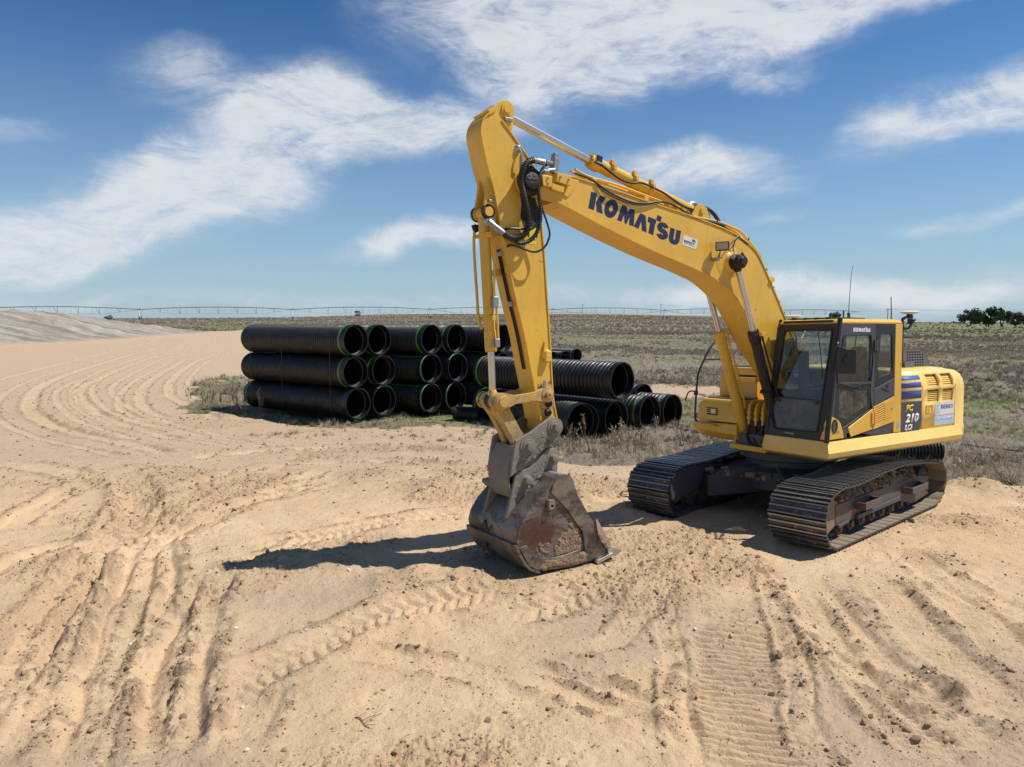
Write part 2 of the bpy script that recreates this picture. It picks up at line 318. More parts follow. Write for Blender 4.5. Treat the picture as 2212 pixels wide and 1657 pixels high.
TRK={
 'S1':[(-2.73, 4.34), (-2.93, 4.67), (-3.21, 5.29), (-3.5, 6.02), (-3.91, 7.05), (-4.5, 8.47), (-4.93, 9.67)],
 'S2':[(-2.57, 4.67), (-2.82, 5.29), (-3.08, 6.11), (-3.48, 7.16), (-3.86, 8.39)],
 'S3':[(-4.26, 5.45), (-4.42, 6.24), (-4.79, 7.28), (-5.24, 8.55), (-5.71, 10.1), (-6.42, 12.32)],
 'S4':[(-1.88, 4.67), (-1.99, 5.13), (-2.03, 5.63), (-2.16, 5.9)],
 'S5':[(-1.46, 6.43), (-0.95, 6.24), (-0.42, 6.02), (0.0, 5.78)],
 'S6':[(-3.77, 8.55), (-3.44, 8.72), (-2.93, 9.36), (-2.76, 10.22)],
 'S7':[(-5.11, 9.88), (-4.66, 10.97), (-4.26, 13.03), (-3.98, 15.22)],
 'S8':[(-5.74, 8.55), (-5.73, 9.36), (-5.4, 10.34), (-5.02, 11.84)],
 'V1':[(2.03, 4.58), (2.13, 4.98), (2.38, 5.82), (2.6, 6.72), (2.85, 7.8), (3.04, 8.55)],
 'V2':[(1.16, 4.58), (1.26, 5.13), (1.39, 6.02), (1.55, 7.28), (1.73, 8.31)],
 'V3':[(2.9, 4.58), (2.92, 5.19), (2.96, 5.9), (3.0, 6.52), (3.07, 7.28), (3.19, 8.16)],
 'V4':[(3.91, 5.13), (3.94, 5.98), (3.97, 6.72), (4.13, 7.66), (4.35, 8.55)],
 'V5':[(5.39, 7.16), (5.09, 7.8), (5.01, 8.55), (5.17, 9.36)],
 'V6':[(0.43, 6.62), (0.86, 6.52), (1.33, 7.28), (1.69, 8.08)],
 'V7':[(-0.12, 7.16), (0.24, 7.28), (0.62, 7.53), (1.09, 7.94)],
 'V8':[(0.0, 5.82), (0.34, 5.74), (0.69, 5.45), (1.08, 5.25)],
 'A':[(-2.32, 4.67), (-2.59, 5.29), (-2.88, 6.02), (-3.11, 6.72), (-3.3, 7.53), (-3.51, 8.47)],
 'B':[(-2.77, 4.67), (-3.11, 5.45), (-3.51, 6.47), (-3.79, 7.28), (-4.26, 8.31), (-5.18, 10.22), (-6.42, 12.32), (-7.59, 14.27)],
 'C':[(-3.35, 4.67), (-3.63, 5.45), (-4.06, 6.43), (-4.61, 7.8), (-5.15, 9.36), (-5.8, 11.1), (-6.7, 13.03)],
 'Dd':[(-4.1, 5.13), (-4.25, 5.82), (-4.53, 6.62), (-4.95, 7.94), (-5.55, 9.88), (-5.64, 11.53), (-5.52, 13.03)],
 'E':[(-2.28, 5.45), (-2.26, 5.9), (-2.15, 6.15), (-1.94, 6.47), (-1.66, 6.94), (-1.34, 7.28), (-0.89, 7.56), (0.0, 7.87)],
 'F':[(-6.1, 8.08), (-6.12, 9.36), (-5.53, 9.67), (-4.96, 10.1), (-4.58, 11.68), (-3.95, 13.42), (-3.38, 14.73)],
 'G':[(-5.33, 8.55), (-4.9, 9.36), (-4.62, 10.46), (-4.37, 12.15), (-3.17, 13.83)],
 'H':[(-3.49, 9.67), (-2.66, 10.1), (-1.8, 10.84), (-0.67, 11.39)],
 'I':[(-7.33, 10.22), (-7.8, 11.99), (-7.99, 13.83)],
 'Mm':[(-4.89, 6.15), (-3.77, 5.82), (-3.09, 5.45), (-2.6, 5.19)],
 'J':[(1.47, 4.34), (1.57, 4.67), (1.79, 5.45), (2.03, 6.47), (2.28, 7.53), (2.54, 8.72), (2.71, 9.46)],
 'K':[(3.27, 4.67), (3.27, 5.19), (3.27, 5.82), (3.23, 6.38), (3.23, 7.05), (3.31, 7.8), (3.37, 8.55)],
 'L':[(4.39, 6.02), (4.77, 7.28), (4.75, 8.08), (4.68, 8.72)],
 'N':[(0.0, 6.15), (0.38, 5.82), (0.78, 5.6), (1.2, 5.19)],
 'P':[(2.54, 6.72), (2.89, 6.52), (3.17, 5.82), (3.61, 5.45), (4.1, 5.39)],
 'Q':[(-0.27, 8.31), (0.67, 8.16), (1.39, 8.55), (2.13, 9.36)],
 'R1':[(-8.09, 17.09), (-10.37, 19.01), (-12.89, 21.12), (-16.2, 24.64), (-18.82, 28.27), (-23.27, 35.72), (-28.48, 46.96), (-34.22, 62.03), (-41.08, 84.6), (-44.03, 110.75)],
 'R2':[(-9.28, 19.92), (-11.52, 22.14), (-14.64, 25.6), (-18.42, 30.93), (-21.15, 35.72), (-24.11, 42.64), (-31.54, 62.03), (-34.84, 75.05), (-38.37, 94.95)],
 'R3':[(-10.08, 24.77), (-12.94, 28.8), (-15.66, 33.16), (-19.84, 42.64), (-26.8, 62.03), (-29.96, 75.05)],
 'R4':[(-11.82, 24.77), (-14.44, 28.27), (-18.14, 35.72), (-22.1, 45.57), (-29.02, 64.62)],
 'R5':[(-28.14, 36.57), (-29.26, 41.49), (-34.24, 53.46), (-40.02, 69.44), (-57.26, 119.25)],
 'R6':[(-11.04, 15.51), (-9.72, 15.0), (-7.97, 13.65)],
 'R7':[(-0.95, 15.51), (-3.21, 16.35), (-5.05, 15.51), (-5.68, 14.07), (-6.03, 12.87)],
 'R8':[(-1.22, 17.96), (-3.67, 18.7), (-5.6, 17.96), (-7.42, 16.35)],
}
D={
 'K1':[(4.25, 4.594), (4.158, 4.58), (4.207, 4.371), (4.296, 4.388)],
 'K2':[(4.104, 4.562), (4.013, 4.544), (4.084, 4.453), (4.067, 4.337), (4.163, 4.356), (4.176, 4.474)],
 'O1':[(3.82, 4.406), (3.829, 4.38), (3.844, 4.356), (3.864, 4.335), (3.886, 4.317), (3.911, 4.305), (3.936, 4.298), (3.961, 4.297), (3.984, 4.302), (4.005, 4.313), (4.022, 4.328), (4.034, 4.348), (4.041, 4.371), (4.042, 4.396), (4.038, 4.422), (4.028, 4.448), (4.013, 4.472), (3.994, 4.493), (3.972, 4.51), (3.948, 4.523), (3.923, 4.53), (3.897, 4.531), (3.874, 4.527), (3.853, 4.517), (3.836, 4.501), (3.824, 4.481), (3.817, 4.458), (3.815, 4.433)],
 'O2':[(3.898, 4.413), (3.903, 4.4), (3.912, 4.388), (3.923, 4.38), (3.934, 4.376), (3.945, 4.377), (3.954, 4.382), (3.96, 4.392), (3.963, 4.404), (3.961, 4.417), (3.955, 4.431), (3.947, 4.442), (3.936, 4.45), (3.924, 4.454), (3.913, 4.453), (3.904, 4.448), (3.898, 4.438), (3.896, 4.426)],
 'M':[(3.747, 4.478), (3.67, 4.464), (3.649, 4.386), (3.609, 4.444), (3.53, 4.431), (3.549, 4.221), (3.628, 4.234), (3.62, 4.337), (3.672, 4.242), (3.703, 4.25), (3.715, 4.355), (3.755, 4.264), (3.829, 4.279)],
 'A':[(3.437, 4.4), (3.341, 4.377), (3.323, 4.159), (3.409, 4.179), (3.415, 4.297), (3.468, 4.194), (3.547, 4.224)],
 'T1':[(3.293, 4.368), (3.152, 4.336), (3.16, 4.286), (3.172, 4.281), (3.205, 4.132), (3.292, 4.153), (3.263, 4.29), (3.308, 4.298)],
 'T2':[(3.134, 4.401), (3.054, 4.384), (3.072, 4.314), (3.154, 4.333)],
 'S':[(2.915, 4.276), (2.956, 4.306), (3.033, 4.313), (3.097, 4.273), (3.097, 4.213), (3.052, 4.18), (3.032, 4.169), (3.03, 4.154), (3.036, 4.146), (3.052, 4.148), (3.096, 4.174), (3.15, 4.124), (3.089, 4.091), (3.006, 4.091), (2.95, 4.141), (2.954, 4.197), (2.991, 4.227), (3.02, 4.242), (3.021, 4.254), (3.019, 4.254), (3.001, 4.251), (2.98, 4.232)],
 'U':[(2.889, 4.259), (2.922, 4.114), (2.897, 4.054), (2.811, 4.037), (2.738, 4.086), (2.693, 4.225), (2.777, 4.233), (2.819, 4.103), (2.83, 4.096), (2.831, 4.097), (2.837, 4.115), (2.805, 4.255)],
 'berry':[(2.646, 4.165), (2.61, 4.171), (2.367, 4.122), (2.399, 4.008), (2.425, 3.993), (2.673, 4.042), (2.661, 4.139)],
 'berry_t':[(2.635, 4.113), (2.419, 4.076), (2.432, 4.045), (2.645, 4.085), (2.645, 4.074), (2.439, 4.034), (2.444, 4.021), (2.648, 4.062), (2.479, 4.109), (2.413, 4.1), (2.419, 4.081), (2.481, 4.091)],
 'lamp':[(2.167, 4.084), (1.936, 4.115), (1.919, 4.001), (2.155, 3.971)],
 'bosses':[(5.05, 4.701), (4.893, 4.697), (4.9, 4.564), (5.05, 4.57), (4.826, 4.747), (4.61, 4.729), (4.624, 4.609), (4.833, 4.64), (4.893, 4.618), (4.706, 4.59), (4.72, 4.518), (4.9, 4.548)],
 'forkplate':[(4.6, 4.72), (4.455, 4.698), (4.58, 4.533), (4.635, 4.485), (4.702, 4.51)],
 'h1':[(5.013, 0.3, 4.842), (5.109, 0.3, 4.846), (5.18, 0.31, 4.843), (5.262, 0.32, 4.807), (5.326, 0.33, 4.731), (5.362, 0.34, 4.633), (5.358, 0.33, 4.533), (5.289, 0.28, 4.425), (5.232, 0.25, 4.301), (5.207, 0.25, 4.167), (5.227, 0.25, 4.04), (5.316, 0.24, 3.961), (5.429, 0.22, 3.946), (5.527, 0.2, 3.993), (5.612, 0.18, 4.056), (5.684, 0.14, 4.123)],
 'h2':[(4.932, 0.26, 4.755), (5.011, 0.27, 4.749), (5.084, 0.3, 4.672), (5.108, 0.31, 4.511), (5.08, 0.3, 4.359), (5.058, 0.28, 4.206), (5.093, 0.27, 4.047), (5.19, 0.26, 3.931), (5.311, 0.25, 3.887), (5.391, 0.22, 3.917), (5.447, 0.19, 3.958), (5.484, 0.15, 3.969)],
 'h3':[(4.839, 0.25, 4.842), (4.959, 0.27, 4.823), (5.058, 0.3, 4.748), (5.098, 0.3, 4.618), (5.086, 0.3, 4.463), (5.048, 0.3, 4.309), (4.983, 0.3, 4.157), (4.942, 0.3, 4.033), (4.952, 0.3, 3.947)],
 'h3b':[(4.952, 0.3, 3.967), (4.985, 0.3, 3.891), (5.056, 0.29, 3.824), (5.153, 0.28, 3.793), (5.255, 0.26, 3.815), (5.354, 0.22, 3.855), (5.416, 0.18, 3.866), (5.454, 0.13, 3.833), (5.454, 0.08, 3.77)],
 'h4':[(5.489, 0.14, 4.034), (5.44, 0.2, 4.056), (5.302, 0.22, 4.059), (5.188, 0.24, 4.054), (5.106, 0.27, 4.109), (5.073, 0.28, 4.173)],
 'armline':[(5.478, 0.05, 3.982), (5.448, 0.05, 3.826), (5.437, 0.05, 3.668), (5.407, 0.05, 3.499), (5.326, 0.05, 3.267), (5.276, 0.05, 3.117), (5.236, 0.05, 2.901), (5.202, 0.05, 2.629), (5.177, 0.05, 2.409)],
 'b1':[(4.485, 0.2, 4.795), (4.356, 0.21, 4.771), (4.236, 0.22, 4.741), (4.166, 0.24, 4.695), (4.019, 0.26, 4.615), (3.83, 0.26, 4.558), (3.602, 0.26, 4.516), (3.358, 0.25, 4.527), (3.169, 0.24, 4.564), (2.99, 0.22, 4.584), (2.776, 0.22, 4.54), (2.583, 0.22, 4.476), (2.386, 0.22, 4.419), (2.117, 0.22, 4.394), (1.823, 0.22, 4.365)],
 'b2':[(4.093, 0.11, 4.992), (3.991, 0.12, 4.964), (3.812, 0.12, 4.874), (3.652, 0.12, 4.815), (3.477, 0.12, 4.799), (3.299, 0.12, 4.818), (2.956, 0.12, 4.738), (2.804, 0.12, 4.681), (2.546, 0.12, 4.586), (2.348, 0.12, 4.557), (2.124, 0.1, 4.561), (2.014, 0.1, 4.514)],
 'b3':[(2.324, 0.02, 4.622), (2.283, 0.0, 4.661), (2.223, 0.0, 4.672), (2.127, 0.0, 4.647), (1.947, 0.0, 4.62), (1.806, -0.0, 4.555), (1.676, 0.0, 4.43)],
 'bp1':[(4.439, 0.14, 4.857), (4.301, 0.14, 4.811), (4.139, 0.14, 4.783), (3.761, 0.14, 4.739), (3.316, 0.14, 4.663), (2.999, 0.14, 4.605), (2.696, 0.14, 4.551)],
 'bp2':[(2.519, 0.17, 4.433), (2.178, 0.17, 4.411), (1.949, 0.17, 4.397), (1.666, 0.17, 4.35), (1.439, 0.17, 4.291), (1.273, 0.17, 4.177), (1.069, 0.17, 4.023), (0.946, 0.17, 3.862), (0.821, 0.17, 3.665), (0.603, 0.17, 3.365), (0.397, 0.17, 3.046)],
 'b4':[(2.551, 0.2, 4.463), (2.315, 0.2, 4.416), (2.059, 0.2, 4.395), (1.826, 0.2, 4.35), (1.615, 0.21, 4.257), (1.464, 0.22, 4.18), (1.332, 0.22, 4.123)],
 'b5':[(1.017, 0.1, 4.101), (0.93, 0.1, 4.027), (0.859, 0.1, 3.918), (0.805, 0.1, 3.808)],
 'lc1':[(1.82, 0.3, 4.105), (1.676, 0.25, 4.173), (1.57, 0.24, 4.23)],
 'lc2':[(1.561, 0.26, 4.223), (1.64, 0.26, 4.164), (1.686, 0.26, 4.086), (1.693, 0.26, 4.021), (1.699, 0.3, 3.942)],
 'bk_edge':[(5.137, 1.074), (5.073, 1.153), (4.945, 1.187), (4.848, 1.138), (4.815, 1.028), (4.772, 0.926), (4.594, 0.635), (4.503, 0.532), (4.684, 0.442), (4.925, 0.76), (5.158, 1.007)],
 'bk_cut':[(4.515, 0.537), (4.493, 0.57), (4.249, 0.223), (4.249, 0.149), (4.516, 0.08), (4.618, 0.12), (4.64, 0.232), (4.662, 0.406), (4.696, 0.447)],
 'bk_wear':[(5.581, 0.411), (5.49, 0.422), (5.4, 0.313), (5.318, 0.257), (5.109, 0.212), (4.729, 0.237), (4.618, 0.12), (4.829, 0.076), (5.099, 0.088), (5.401, 0.137), (5.462, 0.174)],
 'bk_lug':[(5.197, 0.946), (5.113, 0.94), (5.103, 0.852), (5.155, 0.816), (5.208, 0.831), (5.223, 0.894)],
 'bk_silver':[(4.545, 0.169), (4.315, 0.209), (4.274, 0.156), (4.534, 0.09)],
 'mud1':[(4.925, 0.598), (4.827, 0.487), (4.761, 0.361), (4.915, 0.314), (5.055, 0.336), (5.065, 0.399), (4.979, 0.457)],
 'ear_box':[(5.135, 1.032), (5.049, 0.982), (5.06, 1.077), (4.995, 1.043)],
 'arm_boss':[(5.045, 2.866), (4.973, 2.779), (4.987, 2.698), (5.04, 2.698), (5.065, 2.785)],
 'armband':[(5.076, 2.256), (4.864, 2.28), (4.858, 2.261), (5.071, 2.233)],
 'bc_bits':[(1.612, 3.53), (1.387, 3.537)],
 'side_slots':[(-0.195, 1.687), (-0.398, 1.73), (-0.202, 1.507), (-0.405, 1.556), (-0.605, 1.775), (-0.624, 1.619)],
 'front_num':[],
 'num':[(0.654, 1.366), (0.788, 1.373), (0.783, 1.407), (0.653, 1.4)],
 'paper':[(0.63, 2.181), (0.839, 2.197), (0.862, 1.97), (0.653, 1.958)],
 'rail':[(0.73, 1.37), (0.778, 1.42), (0.759, 1.8), (0.73, 2.06), (0.716, 2.132), (0.67, 2.247), (0.447, 2.577), (0.231, 2.761), (-0.063, 2.981)],
}
# ------------------------------------------------------------------ excavator frame (needed by the terrain too)
EX = (4.477, 11.5813); EX_TH, EX_SW, TROLL, TPITCH = -2.4044, -0.1689, 0.0183, -0.0072
M_TRACK = Matrix.Translation((EX[0], EX[1], 0)) @ Matrix.Rotation(EX_TH, 4, 'Z') @ Matrix.Rotation(TPITCH, 4, 'Y') @ Matrix.Rotation(TROLL, 4, 'X')
M_SW = Matrix.Rotation(EX_SW, 4, 'Z')
M_UP = M_TRACK @ M_SW

# ------------------------------------------------------------------ terrain
_rs = np.random.RandomState(11); _perm = _rs.rand(256, 256).astype(np.float32)
def vnoise(x, y):
    xi = np.floor(x).astype(np.int64); yi = np.floor(y).astype(np.int64); fx = (x-xi).astype(np.float32); fy = (y-yi).astype(np.float32)
    fx = fx*fx*fx*(fx*(fx*6-15)+10); fy = fy*fy*fy*(fy*(fy*6-15)+10)
    a = _perm[xi & 255, yi & 255]; b = _perm[(xi+1) & 255, yi & 255]; c = _perm[xi & 255, (yi+1) & 255]; d = _perm[(xi+1) & 255, (yi+1) & 255]
    return (a*(1-fx)+b*fx)*(1-fy) + (c*(1-fx)+d*fx)*fy
def fbm(x, y, s, o=4, g=.5):
    t = 0; a = 1; n = 0
    for i in range(o):
        t = t + a*vnoise(x*s+17.3*i, y*s-9.1*i); n += a; a *= g; s *= 2.03
    return t/n
def sst(x, a, b): 
    t = np.clip((x-a)/(b-a), 0, 1); return t*t*(3-2*t)
def inpoly(x, y, poly):
    r = np.zeros(x.shape, bool); n = len(poly)
    for i in range(n):
        x0, y0 = poly[i]; x1, y1 = poly[(i+1) % n]
        if y0 == y1: continue
        c = ((y0 > y) != (y1 > y)) & (x < (x1-x0)*(y-y0)/(y1-y0)+x0); r ^= c
    return r
SAND = [(-70,-40),(-110,60),(-104,95),(-66.7,96),(-67.9,150),(-60,168),(-45,160),(-16,150),(-10,100),(-8,56),(-9,46),(-16.5,43.5),(-16.6,38),(-14.9,33),(-12.6,28.6),(-11.2,26.3),(-9.4,24.9),(-5.2,22.6),(-1.5,24.0),(-0.6,21.0),(.9,17.6),(1.3,16.4),(2.3,15.8),(4,16.2),(7,14.8),(8.6,13.9),(9.3,13.2),(11.2,11.9),(16,9.6),(30,2),(40,-40)]
AZT = np.array([-9,-.75,-.5,-.3,-.12,.09,.26,.43,.55,.72,9]); ELT = np.array([.0085,.0088,.0086,.0098,.0160,.0178,.0135,.009,.0042,.0032,.0032]); YRT = np.array([290,290,290,330,430,480,470,420,370,350,350.])
NEARY = np.array([-50,13,17,20.5,26,35,60]); NEARZ = np.array([0,0,-.16,-.32,-.30,-.25,-.2])
BUMPS = [(8.25,12.75,.22,.5),(8.9,12.4,.04,.8),(2.25,11.15,.16,.40),(1.15,12.0,.20,.28),(1.9,11.6,.10,.3),(-1.3,8.1,.08,.5),(-2.2,8.75,.10,.4),(-2.9,8.9,.10,.35),(-3.4,8.75,.06,.35),(0.0,8.2,.09,.9),(-.3,9.0,.06,.8),(1.4,7.7,.07,.35),(5.3,8.9,.05,.5),(-4.7,7.3,.05,.6),(6.9,10.6,.10,.6),(-1.55,13.0,.12,.6),(-2.7,14.2,.11,.9),(-0.9,13.2,.13,.5),(-4.1,7.6,.06,.35)]
def _offset(pts, d):
    P = [Vector((p[0], p[1])) for p in pts]; out = []
    for i, p in enumerate(P):
        t = (P[min(i+1, len(P)-1)]-P[max(i-1, 0)]).normalized(); out.append((p.x-t.y*d, p.y+t.x*d))
    return out
for _n, _s, _d in (('R1a','R1',1.1),('R1b','R1',-1.5),('R1c','R1',-2.3),('R2a','R2',.9),('R2b','R2',-1.3),('R2c','R2',1.7),('R3a','R3',-.9),('R4a','R4',.8)): TRK[_n] = _offset(TRK[_s], _d)
RUTS = [('S1',.22,.06,.07,'soft'),('S2',.2,.055,.07,'bar'),('S3',.24,.06,.065,'lug2'),('S4',.2,.05,.06,'soft'),('S5',.16,.02,.04,'soft'),('S6',.22,.05,.05,'bar'),('S7',.2,.05,.06,'lug2'),('S8',.2,.045,.05,'bar'),('V1',.12,.02,.035,'soft'),('V2',.12,.02,.03,'soft'),('V3',.2,.03,.03,'bar'),('V4',.24,.035,.03,'bar'),('V5',.22,.03,.04,'bar'),('V6',.16,.03,.06,'soft'),('V7',.22,.04,.04,'lug'),('V8',.14,.025,.05,'soft'),
 ('A',.27,.075,.07,'lug2'),('B',.34,.065,.06,'soft'),('C',.26,.07,.06,'bar'),('Dd',.24,.07,.06,'soft'),('E',.25,.05,.035,'lug'),('F',.26,.06,.06,'soft'),('G',.24,.06,.06,'bar'),('H',.24,.05,.05,'lug'),('I',.25,.06,.05,'soft'),('Mm',.2,.03,.05,'soft'),
 ('J',.40,.04,.045,'crawl'),('K',.27,.04,.03,'bar'),('L',.25,.035,.03,'bar'),('N',.2,.025,.045,'soft'),('P',.15,.02,.05,'soft'),('Q',.2,.025,.03,'bar'),
 ('R1',.27,.09,.05,'road'),('R2',.22,.07,.05,'road'),('R3',.22,.06,.04,'road'),('R4',.22,.05,.03,'road'),('R5',.25,.05,.03,'road'),('R1a',.14,.03,.03,'road'),('R1b',.14,.03,.03,'road'),('R2a',.13,.03,.03,'road'),('R2b',.15,.03,.03,'road'),('R3a',.13,.03,.03,'road'),('R4a',.14,.03,.03,'road'),('R1c',.12,.025,.02,'road'),('R6',.3,.06,.05,'road'),('R7',.24,.06,.13,'soft'),('R8',.25,.06,.09,'soft')]
def terrain(x, y):
    x = np.asarray(x, np.float64); y = np.asarray(y, np.float64)
    xn = x; yc = np.maximum(y, 1.0); az = np.clip(x/yc, -8, 8); r = np.hypot(x, y)
    z = np.interp(y, NEARY, NEARZ)*sst(x+ np.clip(y-16,0,8)*.55, -14, 3)*1.0
    z = z + np.where(y > 16, -.12*sst(y,16,24)*(1-sst(x+6,-4,3)), 0)
    E = np.interp(az, AZT, ELT); Yr = np.interp(az, AZT, YRT)
    t = np.clip((y-55)/(Yr-55), 0, 1)**1.3
    z = z + t*(2.96 + E*Yr + .25) + np.where(y > 55, (fbm(x, y, .03, 3)-.5)*.9*np.clip((y-55)/60,0,1)*(1-t), 0)
    zs = z.copy()
    # far low hills hold the horizon
    # graded dirt mound on the left
    tx, ty = -60.5, 152.0; dx, dy = -.50, -.866
    u = (x-tx)*dx + (y-ty)*dy; v = (x-tx)*(-dy) + (y-ty)*dx
    crest = 4.9*sst(u, 0, 44); wdt = 10 + .34*np.clip(u, 0, 60)
    md = np.clip(1-np.abs(v)/wdt, 0, 1); md = md*md*(3-2*md)*.55 + md*.45
    mound = crest*md*(1-.0*u)
    stria = fbm(v*.35+u*.02, u*.06, 1.0, 4)
    z = z + mound*(1+.0*stria) + (stria-.5)*.9*np.clip(mound, 0, 1) + (fbm(x, y, .8, 4)-.5)*.5*np.clip(mound, 0, 1)
    a = {}
    a['mound'] = sst(mound, .05, .5)
    # sand against vegetation
    wx = x + (fbm(x, y, .5, 4)-.5)*np.clip(.12*r, .6, 8); wy = y + (fbm(x+40, y+7, .5, 4)-.5)*np.clip(.12*r, .6, 8)
    sand = inpoly(wx, wy, SAND).astype(np.float64)
    path = (1-sst(np.abs(wy-35.5-.12*(x-8)), 1.5, 3.0))*sst(x, 3.5, 6)*(1-sst(x, 15, 19)); 
    a['path'] = path
    near = sst(r, 45, 20)
    f1 = fbm(x, y, .55, 3)-.5; f2 = fbm(x, y, 2.1, 4, .55)-.5; f3 = fbm(x, y, 7.5, 4, .6)-.5
    rough = sst(fbm(x+3, y-11, .42, 4), .50, .66)              # churned patches
    rough = np.maximum(rough*.9*sst(r, 42, 14), 0)
    z = z + near*(f1*.10 + f2*.05 + f3*.030) + rough*sand*(np.abs(fbm(x, y, 4.2, 4, .65)-.5)*.17 + np.abs(fbm(x, y, 13, 3, .6)-.5)*.13)
    loose = np.zeros_like(z); crumb = rough*.55
    xb, yb = x, y
    # vehicle tracks
    for name, hw, dep, berm, kind in RUTS:
        P = np.array([tuple(p)[:2] for p in catmull([(q[0], q[1], 0) for q in TRK[name]], 6)])
        pad = hw*3.2
        sel = np.where((x > P[:,0].min()-pad) & (x < P[:,0].max()+pad) & (y > P[:,1].min()-pad) & (y < P[:,1].max()+pad))[0]
        if not len(sel): continue
        sx, sy = x[sel] + (fbm(x[sel], y[sel], 1.3, 2)-.5)*.12, y[sel] + (fbm(x[sel]+9, y[sel], 1.3, 2)-.5)*.12
        best = np.full(len(sel), 1e9); S = np.zeros(len(sel)); side = np.zeros(len(sel)); acc = 0; endw = np.zeros(len(sel))
        tot = np.hypot(*np.diff(P, axis=0).T).sum()
        for i in range(len(P)-1):
            ax, ay = P[i]; bx, by = P[i+1]; ex, ey = bx-ax, by-ay; l2 = ex*ex+ey*ey+1e-12; l = math.sqrt(l2)
            tt = np.clip(((sx-ax)*ex+(sy-ay)*ey)/l2, 0, 1); px = sx-ax-tt*ex; py = sy-ay-tt*ey; d2 = px*px+py*py
            k = d2 < best; best[k] = d2[k]; S[k] = acc + tt[k]*l; side[k] = np.sign(ex*py[k]-ey*px[k]); acc += l
        d = np.sqrt(best); sd_ = d*side; q = d/hw
        fade = sst(S, 0, .5)*sst(tot-S, 0, .5); keep = .45+.55*sst(fbm(sx*1.0, sy*1.0, .7, 2), .35, .6)
        ins = 1-sst(q, .72, 1.08); bm_ = np.exp(-((q-1.32)/.26)**2)
        dep = dep*(1.2 if kind != 'road' else .7); zz = -dep*ins*keep
        if kind == 'lug': ph = (S/.16 + q*.75 + (side > 0)*.5); zz += ins*.035*(sst(np.abs((ph % 1)-.5), .12, .3)-.5)*(q > .08)
        if kind == 'lug2': ph = (S/.20 + q*.45 + (side > 0)*.5); zz += ins*.026*(sst(np.abs((ph % 1)-.5), .12, .3)-.5)
        if kind == 'bar': zz += ins*.020*np.sin(S/.085*6.283+q*1.0)*sst(fbm(sx, sy, 1.6, 2), .35, .6)
        if kind == 'crawl': zz += ins*.080*(np.abs(np.sin(S/.098*3.1416+ (fbm(sx,sy,3,2)-.5)*1.2))-.6)*sst(fbm(sx, sy, 1.1, 3), .28, .48)
        lump = fbm(sx, sy, 5.5, 4, .62)
        zz += berm*1.1*bm_*(.2+1.7*np.clip(lump-.32, 0, 1)+.5*(fbm(sx, sy, 15, 3, .6)-.5))*keep
        z[sel] = z[sel]*(1-.45*ins*fade*(dep > .02)*0) + zz*fade
        if kind in ('road', 'soft', 'bar', 'lug', 'lug2'): loose[sel] = np.maximum(loose[sel], ins*fade*(.9 if kind != 'road' else .35+.5*fbm(sx, sy, .9, 4)))
        else: loose[sel] = np.maximum(loose[sel], ins*fade*.5)
        crumb[sel] = np.maximum(crumb[sel], bm_*fade*sst(lump, .40, .58))
    for bx, by, hh, rr in BUMPS:
        d = np.hypot(x-bx, y-by)*(1+.5*(fbm(x, y, 2.5, 3)-.5)); g = np.exp(-(d/rr)**2)
        z = z + hh*g*(1+.5*(fbm(x, y, 6, 3)-.5)); crumb = np.maximum(crumb, np.clip(g*1.1-.35, 0, 1)*.8)
    # the machine has pressed its own bed
    cx, sx_ = math.cos(EX_TH), math.sin(EX_TH); lx = (x-EX[0])*cx+(y-EX[1])*sx_; ly = -(x-EX[0])*sx_+(y-EX[1])*cx
    for yy in (-1.19, 1.19):
        k = (1-sst(np.abs(ly-yy), .40, .62))*(1-sst(np.abs(lx+.1), 1.95, 2.35)); z = z*(1-k) + k*(.0183*ly+.0072*lx-.018)
    under = (1-sst(np.abs(ly), .8, 1.0))*(1-sst(np.abs(lx), 1.8, 2.4)); z = z*(1-under) + under*(.05+.06*f1+.05*f2)
    bl = Vector(M_UP @ Vector((4.95, 0, .03))); th = EX_TH+EX_SW; bxl = (x-bl.x)*math.cos(th)+(y-bl.y)*math.sin(th); byl = -(x-bl.x)*math.sin(th)+(y-bl.y)*math.cos(th)
    k = (1-sst(np.abs(byl), .6, .85))*(1-sst(np.abs(bxl), .65, .95)); z = z*(1-k) + k*(.055+.019*byl)
    a['sand'] = sand; a['loose'] = np.clip(loose, 0, 1); a['crumb'] = np.clip(crumb, 0, 1)*sand
    g = sst(fbm(x, y, .11, 4), .47, .62)
    gr = g*.55*sst(y, 20, 26)
    gr = np.maximum(gr, sst(fbm(x*.5, y*1.4, .35, 4), .52, .66)*sst(y, 18, 24)*(1-sst(y, 32, 44))*.95)
    gr = np.maximum(gr, sst(az, .36, .46)*sst(y, 120, 160)*(1-sst(y, 330, 420))*(.62+.38*sst(fbm(x*.25, y, .05, 3), .34, .5)))
    gr = np.maximum(gr, sst(y, 95, 120)*(1-sst(y, 190, 240))*(1-sst(az, -.30, -.24))*sst(fbm(x*.2, y, .09, 3), .42, .55))
    a['green'] = np.clip(gr, 0, 1)*(1-a['mound'])
    a['grass'] = (1-np.maximum(sand*(1-.0*a['mound']), path))*(1-a['mound'])
    a['grav'] = sst(y, 11, 17)*sand + sand*(1-sst(y,11,17))*sst(fbm(x, y, .3, 3), .42, .6)*(1-sst(y, 7.6, 9.0)*sst(y,3,7.6))
    return z, a
def set_attr(me, name, arr):
    at = me.attributes.new(name, 'FLOAT', 'POINT'); at.data.foreach_set('value', np.ascontiguousarray(arr, np.float32))
